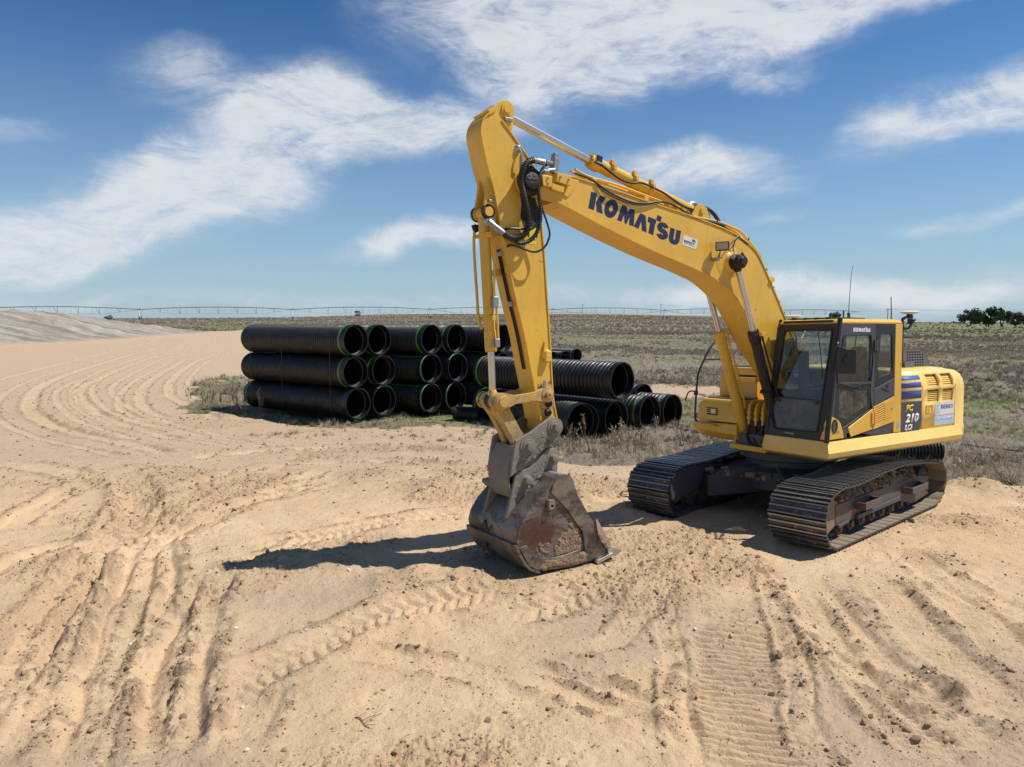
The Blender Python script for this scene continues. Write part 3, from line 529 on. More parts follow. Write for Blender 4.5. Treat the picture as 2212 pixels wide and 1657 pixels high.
def grid_mesh(name, V, nr, nc, wrap):
    me = bpy.data.meshes.new(name); me.vertices.add(len(V)); me.vertices.foreach_set('co', V.astype(np.float32).ravel())
    i = np.arange(nr-1)[:, None]*nc; j = np.arange(nc if wrap else nc-1)[None, :]; k = (j+1) % nc
    Q = np.stack([i+j, i+k, i+nc+k, i+nc+j], -1).reshape(-1, 4)
    me.loops.add(Q.size); me.loops.foreach_set('vertex_index', Q.ravel().astype(np.int32)); me.polygons.add(len(Q))
    me.polygons.foreach_set('loop_start', (np.arange(len(Q))*4).astype(np.int32)); me.polygons.foreach_set('loop_total', np.full(len(Q), 4, np.int32))
    me.update(calc_edges=True); me.validate(); me.shade_smooth(); return me
def build_ground():
    fine = np.linspace(R(-43.5), R(43.5), 900); rest = np.linspace(R(43.5), R(316.5), 62)[1:-1]
    ph = np.concatenate([fine, rest]); rr = [.05, .6, 1.4, 2.2, 3.0, 3.5]
    r = 3.9
    while r < 46: rr.append(r); r *= 1.0034
    while r < 420: rr.append(r); r *= 1.014
    while r < 7000: rr.append(r); r *= 1.12
    rr = np.array(rr); PH, RR = np.meshgrid(ph, rr); x = (RR*np.sin(PH)).ravel(); y = (RR*np.cos(PH)).ravel()
    z, a = terrain(x, y)
    me = grid_mesh('ground', np.stack([x, y, z], 1), len(rr), len(ph), True)
    for k in ('mound','sand','loose','crumb','green','grass','grav','path'): set_attr(me, k, a[k])
    o = bpy.data.objects.new('ground', me); COL.objects.link(o); tag(o, kind='structure')
    return o
ground = build_ground()
def ground_material():
    m, nt, N, L, B = nodes_of('sandy_ground')
    co = N.new('ShaderNodeTexCoord').outputs['Object']
    def at(n): 
        k = N.new('ShaderNodeAttribute'); k.attribute_name = n; return k.outputs['Fac']
    big = tnoise(N, L, .35, 5, .6, co); mid = tnoise(N, L, 2.6, 6, .65, co); fin = tnoise(N, L, 34, 5, .7, co); peb = tnoise(N, L, 120, 3, .6, co)
    s = mixc(N, L, ramp(N, L, big, .3, .7), (.59, .415, .245), (.66, .485, .305))
    s = mixc(N, L, ramp(N, L, mid, .35, .7, 0, .55), s, (.50, .35, .205))
    # compacted, gravelly surface
    gv = mixc(N, L, ramp(N, L, mid, .3, .7), (.40, .295, .197), (.49, .365, .25))
    gv = mixc(N, L, ramp(N, L, peb, .62, .70, 0, .6), gv, (.20, .135, .085)); gv = mixc(N, L, ramp(N, L, tnoise(N, L, 75, 3, .6, co), .66, .72, 0, .7), gv, (.66, .58, .48))
    gsp = ramp(N, L, tnoise(N, L, 16, 4, .65, co), .56, .70, 0, .55); gv = mixc(N, L, gsp, gv, (.24, .175, .125)); gv = mixc(N, L, ramp(N, L, tnoise(N, L, 26, 3, .6, co), .66, .74, 0, .7), gv, (.58, .50, .41))
    c = mixc(N, L, mul(N, L, at('grav'), ramp(N, L, mid, .2, .6, .55, .9)), s, gv)
    c = mixc(N, L, mul(N, L, at('loose'), ramp(N, L, mid, .25, .65, .10, .62)), c, (.67, .485, .295))
    c = mixc(N, L, mul(N, L, at('crumb'), ramp(N, L, fin, .3, .65, .35, .9)), c, (.30, .205, .125))
    c = mixc(N, L, ramp(N, L, fin, .60, .76, 0, .35), c, (.30, .205, .12))
    # vegetated soil
    v1 = tnoise(N, L, .5, 7, .68, co); v2 = tnoise(N, L, 6, 6, .7, co)
    g = mixc(N, L, ramp(N, L, v2, .3, .7), (.175, .147, .112), (.29, .242, .178)); g = mixc(N, L, ramp(N, L, v1, .35, .7, 0, .8), g, (.18, .152, .125))
    gg = mixc(N, L, ramp(N, L, v2, .3, .75), (.115, .145, .040), (.205, .22, .075))
    g = mixc(N, L, mul(N, L, at('green'), .75), g, gg)
    c = mixc(N, L, at('grass'), c, g)
    c = mixc(N, L, at('path'), c, (.46, .33, .235))
    # grey graded mound, streaked down its slope
    mp = N.new('ShaderNodeMapping'); mp.inputs['Rotation'].default_value = (0, 0, R(-60)); mp.inputs['Scale'].default_value = (.05, .55, .3); L.new(co, mp.inputs[0])
    ms = tnoise(N, L, 1.0, 7, .66, mp.outputs[0], .3)
    mc = mixc(N, L, ramp(N, L, ms, .36, .66), (.20, .175, .145), (.40, .352, .295)); mc = mixc(N, L, ramp(N, L, tnoise(N, L, .9, 7, .75, co), .45, .7, 0, .55), mc, (.20,.17,.14))
    c = mixc(N, L, at('mound'), c, mc)
    L.new(c, B.inputs['Base Color']); B.inputs['Roughness'].default_value = .95; B.inputs['Specular IOR Level'].default_value = .15
    h = mul(N, L, mul(N, L, fin, .5), mul(N, L, tnoise(N, L, 12, 6, .72, co), .9), 'ADD'); h = mul(N, L, h, mul(N, L, peb, .12), 'ADD')
    L.new(bump(N, L, h, .85, .04), B.inputs['Normal'])
    ground.data.materials.append(m)
ground_material()
# ------------------------------------------------------------------ excavator
ex = empty('excavator', (0,0,0)); ex.matrix_world = M_TRACK
tag(ex, 'yellow crawler excavator parked on the sand with its bucket resting on the ground', 'excavator')
def up(name, mb, mat, parent=ex, **k): return obj(name, mb, mat, parent, M=M_SW, **k)      # slewed upper structure
def lo(name, mb, mat, parent=ex, **k): return obj(name, mb, mat, parent, **k)              # undercarriage

# --- tracks
PROF = [(1.80,.0),(2.02,.10),(2.13,.27),(2.165,.46),(2.10,.64),(1.93,.765),(1.65,.825),(1.35,.825),(1.05,.825),(.7,.845),(.35,.87),(0,.88),(-.4,.885),(-.8,.865),(-1.2,.83),(-1.6,.785),(-1.95,.735),(-2.19,.655),(-2.33,.47),(-2.30,.25),(-2.12,.08),(-1.88,.0)]
def chain(pitch_n):
    P = catmull([(p[0], 0, p[1]) for p in PROF], 10)
    n = 24; a, b = P[-1], P[0]; P += [a.lerp(b, i/n) for i in range(1, n)]
    P.append(P[0].copy()); Ls = [0]
    for i in range(1, len(P)): Ls.append(Ls[-1] + (P[i]-P[i-1]).length)
    out = []
    for k in range(pitch_n):
        t = (k+.5)/pitch_n*Ls[-1]; i = max(j for j in range(len(Ls)) if Ls[j] <= t); i = min(i, len(P)-2)
        f = (t-Ls[i])/(Ls[i+1]-Ls[i]); d = (P[i+1]-P[i]).normalized(); out.append((P[i].lerp(P[i+1], f), d))
    return out, Ls[-1]
NSH = 46
CH, CLEN = chain(NSH); PITCH = CLEN/NSH
HW = .387
def shoe_mb():     # local: x along the chain, y across, z outward; z = 0 is the grouser tip
    mb = MB(); h = PITCH/2
    sec = [(-h+.004,-.038),(-h+.004,-.022),(-h+.012,0),(-h+.030,0),(-h+.036,-.024),(-.018,-.026),(-.012,-.004),(.010,-.004),(.016,-.026),(h-.038,-.024),(h-.033,-.002),(h-.016,-.002),(h-.008,-.030),(h+.012,-.034),(h-.012,-.046),(-h+.018,-.046)]
    mb.ring([[(x, y, z) for x, z in sec] for y in (-HW, HW)])
    for sy in (-.17, .17):
        for sx in (-.05, .045): mb.cyl((sx, sy*.45, -.03), (sx, sy*.45, -.012), .013, 6)
    return mb
M_INNER = paint('sandy_shoe_face', (.20,.15,.105), .8, .7, 0, dustcol=(.36,.26,.16))
shoe_me = mesh_of('track_shoe', shoe_mb(), [M_SHOE, M_INNER])
M_FLAT = paint('dusty_shoe_flat', (.060,.055,.050), .5, .62, 1.3, chipcol=(.30,.215,.135), metal=.1, dustcol=(.30,.215,.14))
M_TIP = paint('worn_grouser_edge', (.30,.29,.285), .34, .22, .4, chipcol=(.05,.045,.04), metal=.8, dustcol=(.2,.15,.1))
shoe_me.materials.append(M_FLAT); shoe_me.materials.append(M_TIP)
for p_ in shoe_me.polygons:
    cz = sum(shoe_me.vertices[i].co.z for i in p_.vertices)/len(p_.vertices)
    if p_.normal.z < -.9: p_.material_index = 1
    elif p_.normal.z > .8 and -.030 < cz < -.02: p_.material_index = 2
    elif p_.normal.z > .8 and cz > -.006: p_.material_index = 3
def link_mb():
    mb = MB(); h = PITCH/2
    for y in (-.085, .085):
        mb.prism([(-h-.02,-.05),(h+.02,-.05),(h+.03,-.09),(h*.6,-.125),(-h*.6,-.125),(-h-.03,-.09)], y-.02, y+.02, XZ)
        mb.cyl((-h, y-.03, -.085), (-h, y+.03, -.085), .038, 10)
    return mb
link_me = mesh_of('chain_link', link_mb(), M_UNDER)
for side, yy in (('near', 1.19), ('far', -1.19)):
    tr = lo('track', MB().box(-.02,.02,yy-.02,yy+.02,.38,.42), M_UNDER)
    # frame, rollers, idler and sprocket are pieces of the track
    sgn = 1 if yy > 0 else -1
    mb = MB(); out = [(1.46,.24),(1.47,.525),(.37,.535),(-.70,.53),(-1.5,.53),(-2.02,.47),(-2.02,.17),(-1.35,.11),(-.75,.235),(1.0,.25)]
    mb.prism(out, yy-.21, yy+.21, XZ)
    obj('track_frame', mb, M_FRAME, tr, bevel=.012)
    mb = MB(); 
    mb.prism([(1.12,.245),(1.44,.215),(1.44,.255),(1.12,.275)], yy+sgn*.215, yy+sgn*.25, XZ); mb.prism([(-.68,.265),(.86,.24),(.86,.30),(-.68,.325)], yy+sgn*.212, yy+sgn*.26, XZ); obj('guard_rail', mb, M_UNDER, tr, bevel=.006)
    for k in range(8):
        x = 1.25-k*.36; mb = MB().lathe((x, yy-.2, .165), (x, yy+.2, .165), [(0,.05),(.03,.05),(.03,.085),(.1,.085),(.1,.105),(.13,.105),(.13,.07),(.27,.07),(.27,.105),(.3,.105),(.3,.085),(.37,.085),(.37,.05),(.4,.05)], 18)
        obj('track_roller', mb, M_FRAME, tr)
    for x in (.75, -.65): obj('carrier_roller', MB().cyl((x, yy-.16, .70), (x, yy+.16, .70), .07, 14), M_FRAME, tr)
    obj('idler_guard', MB().prism([(1.40,.25),(1.52,.21),(1.76,.13),(1.92,.20),(2.0,.36),(1.99,.52),(1.90,.64),(1.74,.70),(1.58,.66),(1.40,.56)], yy+sgn*.14, yy+sgn*.20, XZ), M_MUD, tr, bevel=.02, seg=3)
    obj('idler', MB().lathe((1.72, yy-.13, .42), (1.72, yy+.13, .42), [(0,.10),(.02,.29),(.05,.335),(.21,.335),(.24,.29),(.26,.10)], 28), M_FRAME, tr)
    mb = MB().lathe((-1.92, yy-.16, .41), (-1.92, yy+.2, .41), [(0,.12),(.02,.24),(.13,.26),(.13,.32),(.2,.32),(.2,.22),(.30,.2),(.34,.14)], 26); obj('sprocket', mb, M_UNDER, tr)
    if yy > 0:
        for sx in ((.34,.88), (-1.50,-.86)):
            mb = MB(); z0 = .40 if sx[0] > 0 else .36; dz = .05 if sx[0] > 0 else .06
            for a, b in (((sx[0], yy+.22), (sx[0], yy+.36)), ((sx[1], yy+.22), (sx[1], yy+.36)), ((sx[0], yy+.36), (sx[1], yy+.36))):
                d = Vector((b[0]-a[0], b[1]-a[1], 0)); l = d.length; d.normalize(); mb.obox(((a[0]+b[0])/2, (a[1]+b[1])/2, z0+.035), d, (-d.y, d.x, 0), (0,0,1), l/2+.01, .014, .05)
            mb.box(sx[0]+.02, sx[1]-.02, yy+.22, yy+.34, z0-.01, z0+.0)
            obj('boarding_step', mb, M_FRAME, tr, bevel=.005)
    # dirt packed on the frame, banked against the chain
    mb = MB(); rg = []
    for k in range(29):
        x = -1.55+k*.105; h = .70+.07*math.sin(k*1.7)*random.random()-.10*max(0, (x-.6)/.9)-.06*max(0,(-x-1.0)/.5)
        rg.append([(x, yy-sgn*.15, .50), (x, yy+sgn*(.20+random.uniform(-.02,.015)), .52), (x+random.uniform(-.03,.03), yy+sgn*(.17+random.uniform(-.03,.02)), .56+random.uniform(-.02,.03)), (x+random.uniform(-.03,.03), yy+sgn*random.uniform(.03,.09), h-.04), (x, yy-sgn*.1, h)])
    mb.ring(rg); obj('packed_soil', mb, M_MUD, tr, sharp=60)['kind'] = 'stuff'
    # crumbs lying on the frame, under the upper run of the chain
    mb = MB()
    for k in range(150):
        x = random.uniform(-1.5, 1.35); t_ = random.random(); mb.lump((x, yy+sgn*(.19-.12*t_), .54+.13*t_*(1 if x < .8 else .5)), random.uniform(.012,.045), (1.3,1,.8), k, .35, 1)
    obj('caked_soil', mb, M_MUD, tr)['kind'] = 'stuff'
    for i, (p, d) in enumerate(CH):
        n = Vector((-d.z, 0, d.x)); nn = -n if False else n
        # outward normal: away from the loop's centre
        if (p - Vector((-.05,0,.45))).dot(nn) < 0: nn = -nn
        X = d if True else d; Y = nn.cross(X)
        Mx = Matrix(((X.x, Y.x, nn.x, p.x), (X.y, Y.y, nn.y, p.y+yy), (X.z, Y.z, nn.z, p.z), (0,0,0,1)))
        for me, nm in ((shoe_me, 'track_shoe'), (link_me, 'chain_link')):
            o = bpy.data.objects.new(nm, me); COL.objects.link(o); o.parent = tr; o.matrix_local = Mx
# --- carbody
mb = MB(); 
for yy in (-1,):
    pass
mb.lathe((0,0,.42), (0,0,1.0), [(0,.62),(.0,.80),(.28,.80),(.34,.66),(.44,.66)], 40)
for sx in (1, -1):
    for sy in (1, -1):     # four legs of the X
        a = Vector((.35*sx, .35*sy, .60)); b = Vector((1.05*sx, .96*sy, .50)); d = (b-a).normalized(); s = Vector((-d.y, d.x, 0)).normalized()
        rg = []
        for p, w, h0, h1 in ((a, .36, .36, .80), (b, .40, .30, .62)): rg.append([p+s*w+Vector((0,0,h0-p.z)), p-s*w+Vector((0,0,h0-p.z)), p-s*w+Vector((0,0,h1-p.z)), p+s*w+Vector((0,0,h1-p.z))])
        mb.ring(rg)
lo('carbody', mb, M_UNDER, bevel=.015)
# inner side plates running forward to the idlers
for yy, sgn in ((-1.19, 1), (1.19, -1)):
    mb = MB(); pl = [(2.03,.50),(1.98,.31),(1.86,.245),(1.55,.36),(1.10,.45),(.6,.44),(-.4,.30),(-.4,.62),(.3,.66),(1.25,.80),(1.62,.79),(1.88,.70),(2.0,.60)]
    mb.prism(pl, yy+sgn*.215, yy+sgn*.335, XZ); o = lo('track_inner_plate', mb, M_UNDER, bevel=.02)
    if yy < 0: obj('inspection_tag', MB().prism([(1.02,.55),(.93,.55),(.93,.64),(1.02,.64)], yy+.337, yy+.340, XZ), M_STK, o)
mb = MB()
for k in range(60):
    mb.lump((random.uniform(-.1,1.15), random.uniform(-.9,.75), random.uniform(.60,.70)), random.choice((.02,.03,.03,.04,.05,.07)), (1.2,1,.8), 50+k, .4, 2)
mb.lump((.62,-.855,.55), .15, (1.5,.12,.8), 99, .3, 3)
lo('carbody_soil', mb, M_MUD)['kind'] = 'stuff'
lo('slewing_ring', MB().lathe((0,0,.86), (0,0,1.06), [(0,.72),(.02,.76),(.12,.76),(.12,.70),(.2,.70)], 44), M_UNDER)

# --- upper deck and skirts
def loft_skirt(outline, levels):   # outline: list (x, y, ox, oy) with outward directions
    mb = MB(); rg = []
    for z, off in levels: rg.append([(x+ox*off, y+oy*off, z) for x, y, ox, oy in outline])
    return mb.ring(rg)
mb = MB().box(-2.35,.86,-.30,1.2,1.02,1.27).box(-2.35,.10,-1.22,-.30,1.04,1.27); up('deck_frame', mb, M_UNDER)
SK = [(-2.60,1.315,0,1),(.955,1.315,1,1),(.955,.27,1,0),(.70,.27,0,0),(.70,1.0,0,0),(-2.60,1.0,0,0)]
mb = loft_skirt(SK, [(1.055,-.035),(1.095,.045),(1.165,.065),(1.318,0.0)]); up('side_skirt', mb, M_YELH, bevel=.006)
mb = MB().box(.40,.93,-.42,.26,1.02,1.10); up('front_crossbeam', mb, M_YEL2, bevel=.01)
# --- counterweight
def plan(off, ztop=0):
    P = []; 
    pts = [(-2.445,1.306),(-2.62,1.306),(-2.74,1.302),(-2.82,1.28),(-2.872,1.225),(-2.90,1.14),(-2.925,.90),(-2.945,.45),(-2.95,0)]
    full = pts + [(x, -y) for x, y in pts[::-1][1:]]
    c = Vector((-2.2, 0))
    for x, y in full:
        d = Vector((x+2.0, y*.8)); l = d.length or 1; P.append((x-d.x/l*off if x < -2.1 else x, y-d.y/l*off))
    return P
lv = [(1.05,.10),(1.08,.03),(1.14,0),(1.30,0),(1.32,.012),(1.95,.012),(2.06,.035),(2.15,.085),(2.205,.155),(2.225,.24)]
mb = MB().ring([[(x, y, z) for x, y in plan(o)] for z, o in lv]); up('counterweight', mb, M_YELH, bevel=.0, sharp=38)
# --- engine hood: shell with louvred openings
HP = [(1.296,1.30),(1.298,1.735),(1.298,1.93),(1.297,1.985),(1.288,2.05),(1.268,2.11),(1.235,2.17),(1.185,2.215),(1.10,2.24),(.9,2.255),(-.9,2.255),(-1.2,2.2),(-1.29,2.0),(-1.29,1.30)]
HX = [-.83,-1.435,-1.60,-1.95,-2.055,-2.385,-2.44]
VENT = {(2,1),(4,1),(2,3),(4,3),(2,4),(4,4),(2,5),(4,5)}
mb = MB(); nv = len(HP); V = [(x, y, z) for x in HX for y, z in HP]; F = []
for i in range(len(HX)-1):
    for j in range(nv-1):
        if (i, j) in VENT: continue
        F.append((i*nv+j, i*nv+j+1, (i+1)*nv+j+1, (i+1)*nv+j))
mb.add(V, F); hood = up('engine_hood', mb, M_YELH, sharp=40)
s_ = hood.modifiers.new('solid', 'SOLIDIFY'); s_.thickness = .03; s_.offset = 0
mb = MB().box(-2.42,-1.5,1.0,1.215,1.5,1.98); mb.box(-2.42,-1.5,.95,1.15,1.98,2.12); up('louvre_backing', mb, M_DARKIN, hood)
for x0, x1 in ((-1.595,-1.955), (-2.05,-2.39)):
    for z in (1.755,1.785,1.815,1.845,1.875,1.905):
        mb = MB().obox(((x0+x1)/2, 1.265, z), (1,0,0), (0,.86,-.5), (0,.5,.86), abs(x1-x0)/2, .034, .006); up('louvre_slat', mb, M_YELH, hood)
    for z, y in ((2.0,1.26),(2.03,1.255),(2.06,1.245),(2.09,1.232),(2.12,1.215),(2.145,1.195)):
        mb = MB().obox(((x0+x1)/2, y, z), (1,0,0), (0,.86,-.5), (0,.5,.86), abs(x1-x0)/2, .034, .006); up('louvre_slat', mb, M_YELH, hood)
YS = lambda y: (lambda x, z, t: (x, y+t, z))
def decal(name, poly, y, mat, parent, th=.003): return up(name, MB().prism(poly, 0, th, YS(y)), mat, parent)
HS = 1.313
up('door_gap', MB().box(-1.449,-1.443,1.30,1.3145,1.31,2.0), M_BLACK, hood); up('door_gap', MB().box(-2.443,-2.436,1.30,1.3145,1.31,2.0), M_BLACK, hood)
def bent(x0, x1, z0, z1, name, mat):     # a strip of film following the hood's shoulder
    zs = [z0] + [z for y, z in HP[:9] if z0 < z < z1] + [z1]; hy = [p[0] for p in HP[:9]]; hz = [p[1] for p in HP[:9]]
    V = []; 
    for z in zs:
        yv = float(np.interp(z, hz, hy)) + .0165 + .006*max(0, (z-2.05)/.15)
        for x in (x0, x1): V.append((x, yv, z + .004*max(0, (z-2.05)/.15)))
    mb = MB().add(V, [(2*i, 2*i+1, 2*i+3, 2*i+2) for i in range(len(zs)-1)]); o = up(name, mb, mat, hood)
    s = o.modifiers.new('solid', 'SOLIDIFY'); s.thickness = .002; return o
bent(-.86,-1.425,2.105,2.165,'blue_stripe',M_BLUE); bent(-.86,-1.425,1.985,2.065,'blue_stripe',M_BLUE); bent(-.86,-1.425,1.815,1.945,'blue_stripe',M_BLUE)
decal('grey_badge_panel', [(-.87,1.315),(-1.39,1.315),(-1.425,1.40),(-1.43,1.772),(-.87,1.772)], HS, M_GREY, hood)
# text drawn with the built-in font, mapped onto a panel of the machine
def text_mb(txt, fn, bold=.0, shear=0.0, res=2):
    cu = bpy.data.curves.new('lettering', 'FONT'); cu.body = txt; cu.size = 1; cu.offset = bold; cu.shear = shear; cu.resolution_u = res
    o = bpy.data.objects.new('lettering', cu); COL.objects.link(o); dg = bpy.context.evaluated_depsgraph_get(); dg.update()
    me = o.evaluated_get(dg).to_mesh(); vs = [v.co.copy() for v in me.vertices]; fs = [tuple(p.vertices) for p in me.polygons]
    o.evaluated_get(dg).to_mesh_clear(); bpy.data.objects.remove(o); bpy.data.curves.remove(cu)
    x0 = min(v.x for v in vs); x1 = max(v.x for v in vs); y0 = min(v.y for v in vs); y1 = max(v.y for v in vs)
    return MB().add([fn((v.x-x0)/(x1-x0), (v.y-y0)/(y1-y0)) for v in vs], fs)
def on_side(bl, br, tl, y):    # bl, br, tl given as (x, z) on a side panel at y
    return lambda u, v: (bl[0]+(br[0]-bl[0])*u+(tl[0]-bl[0])*v, y, bl[1]+(br[1]-bl[1])*u+(tl[1]-bl[1])*v)
def lettering(name, txt, bl, br, tl, y, mat, parent, bold=.02, shear=0):
    o = up(name, text_mb(txt, on_side(bl, br, tl, y), bold, shear), mat, parent); s = o.modifiers.new('solid', 'SOLIDIFY'); s.thickness = .002; s.offset = 0; return o
TY = HS+.0055
lettering('model_lettering', 'PC', (-.985,1.625), (-1.20,1.625), (-.985,1.728), TY, M_YPRINT, hood, .045, .25)
lettering('model_lettering', '210', (-.975,1.45), (-1.355,1.45), (-.975,1.588), TY, M_WHITE, hood, .045, .25)
lettering('model_lettering', 'LCi', (-.965,1.335), (-1.18,1.335), (-.965,1.425), TY, M_WHITE, hood, .05, .25)
def rrect(x0, x1, z0, z1, r, n=4):
    P = []
    sx = 1 if x1 > x0 else -1
    for cx, cz, a0 in ((x1-sx*r, z1-r, 0), (x0+sx*r, z1-r, 90), (x0+sx*r, z0+r, 180), (x1-sx*r, z0+r, 270)):
        for k in range(n+1):
            a = R(a0+90*k/n); P.append((cx+sx*r*math.cos(a), cz+r*math.sin(a)))
    return P
decal('rental_sticker', rrect(-1.835,-2.425,1.51,1.71,.025), HS, M_PALE, hood); decal('rental_sticker_face', rrect(-1.845,-2.415,1.52,1.70,.02), HS+.0035, M_STK, hood, .001)
lettering('sticker_lettering', 'BERRY', (-2.01,1.615), (-2.395,1.61), (-2.01,1.68), HS+.0065, M_BINK, hood, .03)
decal('sticker_emblem', rrect(-1.875,-1.985,1.54,1.685,.02), HS+.005, M_PALE, hood, .001)
up('sticker_emblem_mark', MB().prism([(-1.895,1.56),(-1.955,1.56),(-1.955,1.60),(-1.895,1.60)], 0, .001, YS(HS+.0065), holes=[[(-1.91,1.57),(-1.94,1.57),(-1.94,1.59),(-1.91,1.59)]]).prism([(-1.895,1.615),(-1.965,1.615),(-1.965,1.675),(-1.945,1.675),(-1.945,1.64),(-1.895,1.64)], 0, .001, YS(HS+.0065)), M_WHITE, hood)
decal('rents_sticker', rrect(-1.825,-2.425,1.355,1.497,.015), HS, M_STK, hood); decal('rents_sticker_face', rrect(-1.833,-2.417,1.362,1.49,.012), HS+.0035, M_PALE, hood, .001)
lettering('sticker_lettering', 'Berry Tractor', (-1.885,1.425), (-2.165,1.428), (-1.885,1.465), HS+.0065, M_WHITE, hood, .01)
lettering('sticker_lettering', 'RENTS', (-2.185,1.43), (-2.365,1.432), (-2.19,1.475), HS+.0065, M_WHITE, hood, .03, .2)
up('hood_latch', MB().prism([(-1.565,1.56),(-1.768,1.56),(-1.768,1.695),(-1.565,1.695)], 0, .008, YS(HS), holes=[[(-1.60,1.585),(-1.735,1.585),(-1.735,1.67),(-1.60,1.67)]]).box(-1.60,-1.68,HS-.002,HS+.006,1.59,1.665).cyl((-1.65,HS,1.63),(-1.65,HS+.014,1.63),.012,10), M_YEL, hood, bevel=.003)
decal('diamond_sticker', [(-.765,1.36),(-.81,1.425),(-.768,1.50),(-.722,1.43)], 1.319, M_TEAL, ex, .002)
# exhaust cover with a pierced side
mb = MB(); cov = up('exhaust_cover', MB().box(-1.90,-1.62,.78,.93,2.255,2.36), M_GREY2)
SP = [(-1.53,2.255),(-1.56,2.50),(-1.62,2.56),(-1.72,2.575),(-2.12,2.565),(-2.22,2.53),(-2.30,2.47),(-2.47,2.255)]
up('cover_shell', MB().strip(SP, .012, .18, .90), M_GREY2, cov, sharp=50)
mb = MB(); 
holes = []
for r_ in range(6):
    for c_ in range(7 if r_ else 6):
        x = -1.74-c_*.074-r_*.006; z = 2.515-r_*.043; holes.append(rrect(x+.022, x-.026, z-.011, z+.013, .006, 1))
mb.prism(SP, .888, .90, XZ, holes=holes); up('pierced_side', mb, M_GREY2, cov)
up('cover_interior', MB().box(-2.30,-1.66,.22,.86,2.26,2.48), M_BLACK, cov)
# --- right-hand boxes (tool box, tank), platform
mb = MB(); fx = .80
tb = up('tool_box', MB().ring([[(fx-.62,y,z),(fx,y,z),(fx,y,z)] for y, z in ((0,0),)][:0] or [[(-.1,-1.22,1.40),(fx,-1.22,1.40),(fx,-.36,1.40),(-.1,-.36,1.40)], [(-.1,-1.22,1.66),(fx-.02,-1.22,1.66),(fx-.02,-.36,1.66),(-.1,-.36,1.66)], [(-.1,-1.17,1.765),(fx-.09,-1.17,1.765),(fx-.09,-.38,1.765),(-.1,-.38,1.765)]]), M_YEL2, bevel=.02, seg=3)
up('tool_box_lid', MB().box(-.05,fx-.14,-1.14,-.42,1.766,1.785), M_GREY, tb, bevel=.006)
up('vent_grille', MB().prism([(-1.02,1.50),(-.80,1.50),(-.80,1.62),(-1.02,1.62)], fx-.012, fx+.004, lambda y, z, t: (t, y, z)), M_BLACK, tb)
for k in range(3): up('vent_bar', MB().box(fx+.0,fx+.012,-1.02,-.80,1.53+k*.033,1.539+k*.033), M_YEL2, tb)
up('vent_reflector', MB().box(fx+.001,fx+.006,-.93,-.83,1.525,1.60), M_WHITE, tb)
mb = MB().ring([[(-.1,-1.20,1.13),(fx-.08,-1.20,1.13),(fx-.08,-.36,1.10),(-.1,-.36,1.10)], [(-.1,-1.28,1.26),(fx+.05,-1.28,1.26),(fx+.05,-.36,1.22),(-.1,-.36,1.22)], [(-.1,-1.28,1.36),(fx+.05,-1.28,1.36),(fx+.05,-.36,1.395),(-.1,-.36,1.395)]]); lb = up('lower_box', mb, M_YEL2, bevel=.02)
up('tread_plate', MB().box(fx+.05,fx+.13,-1.27,-.80,1.345,1.36).prism([(-.80,1.33),(-.70,1.34),(-.80,1.36)], fx+.03, fx+.13, lambda y,z,t:(t,y,z)), M_YEL2, lb, bevel=.004)
mb = MB().ring([[(-1.0,-1.22,1.40),(.30,-1.22,1.40),(.30,-.42,1.40),(-1.0,-.42,1.40)], [(-1.0,-1.22,2.12),(.30,-1.20,2.12),(.30,-.42,2.12),(-1.0,-.42,2.12)], [(-1.0,-1.08,2.28),(.27,-1.05,2.28),(.27,-.44,2.28),(-1.0,-.44,2.28)]]); ft = up('fuel_tank', mb, M_YEL, bevel=.025, seg=3)
up('tank_step', MB().prism([(-.78,2.12),(-.36,2.12),(-.36,2.085),(-.40,2.03),(-.78,2.05)], .30, .40, lambda y,z,t:(t,y,z)), M_YEL, ft, bevel=.006)
up('tank_step_gap', MB().box(.296,.303,-.80,-.34,2.12,2.155), M_GREASE, ft)
up('tank_top_mat', MB().box(-.8,.2,-1.0,-.46,2.282,2.30), M_GREY, ft)
up('tank_filler', MB().cyl((-.2,-.72,2.30),(-.2,-.72,2.42),.06,14).box(-.45,-.05,-.60,-.46,2.30,2.40), M_BLACK, ft)
# grab rails
mb = MB().tube([(x, -1.3, z) for x, z in [(.70,1.345),(.77,1.38)] + D['rail']], .019, 8, 3); gr = up('grab_rail', mb, M_RAIL)
up('rail_crossbar', MB().cyl((.53,-1.3,2.40),(.03,-1.3,2.40),.014,8).cyl((.23,-1.3,2.76),(.0,-1.3,2.30),.012,6), M_RAIL, gr)
up('mirror_bracket', MB().box(.735,.79,-1.325,-1.275,1.80,1.88).tube([(.77,-1.30,1.86),(.80,-1.38,1.87),(.83,-1.42,1.83),(.86,-1.45,1.70)], .012, 6, 3), M_RAIL, gr)
for yy in (-.62,-.74): up('rear_rail', MB().tube([(-.2,yy,2.28),(-.2,yy,2.70),(-.35,yy,2.95),(-.9,yy,2.95),(-1.0,yy,2.3)], .016, 8, 3), M_RAIL, gr)
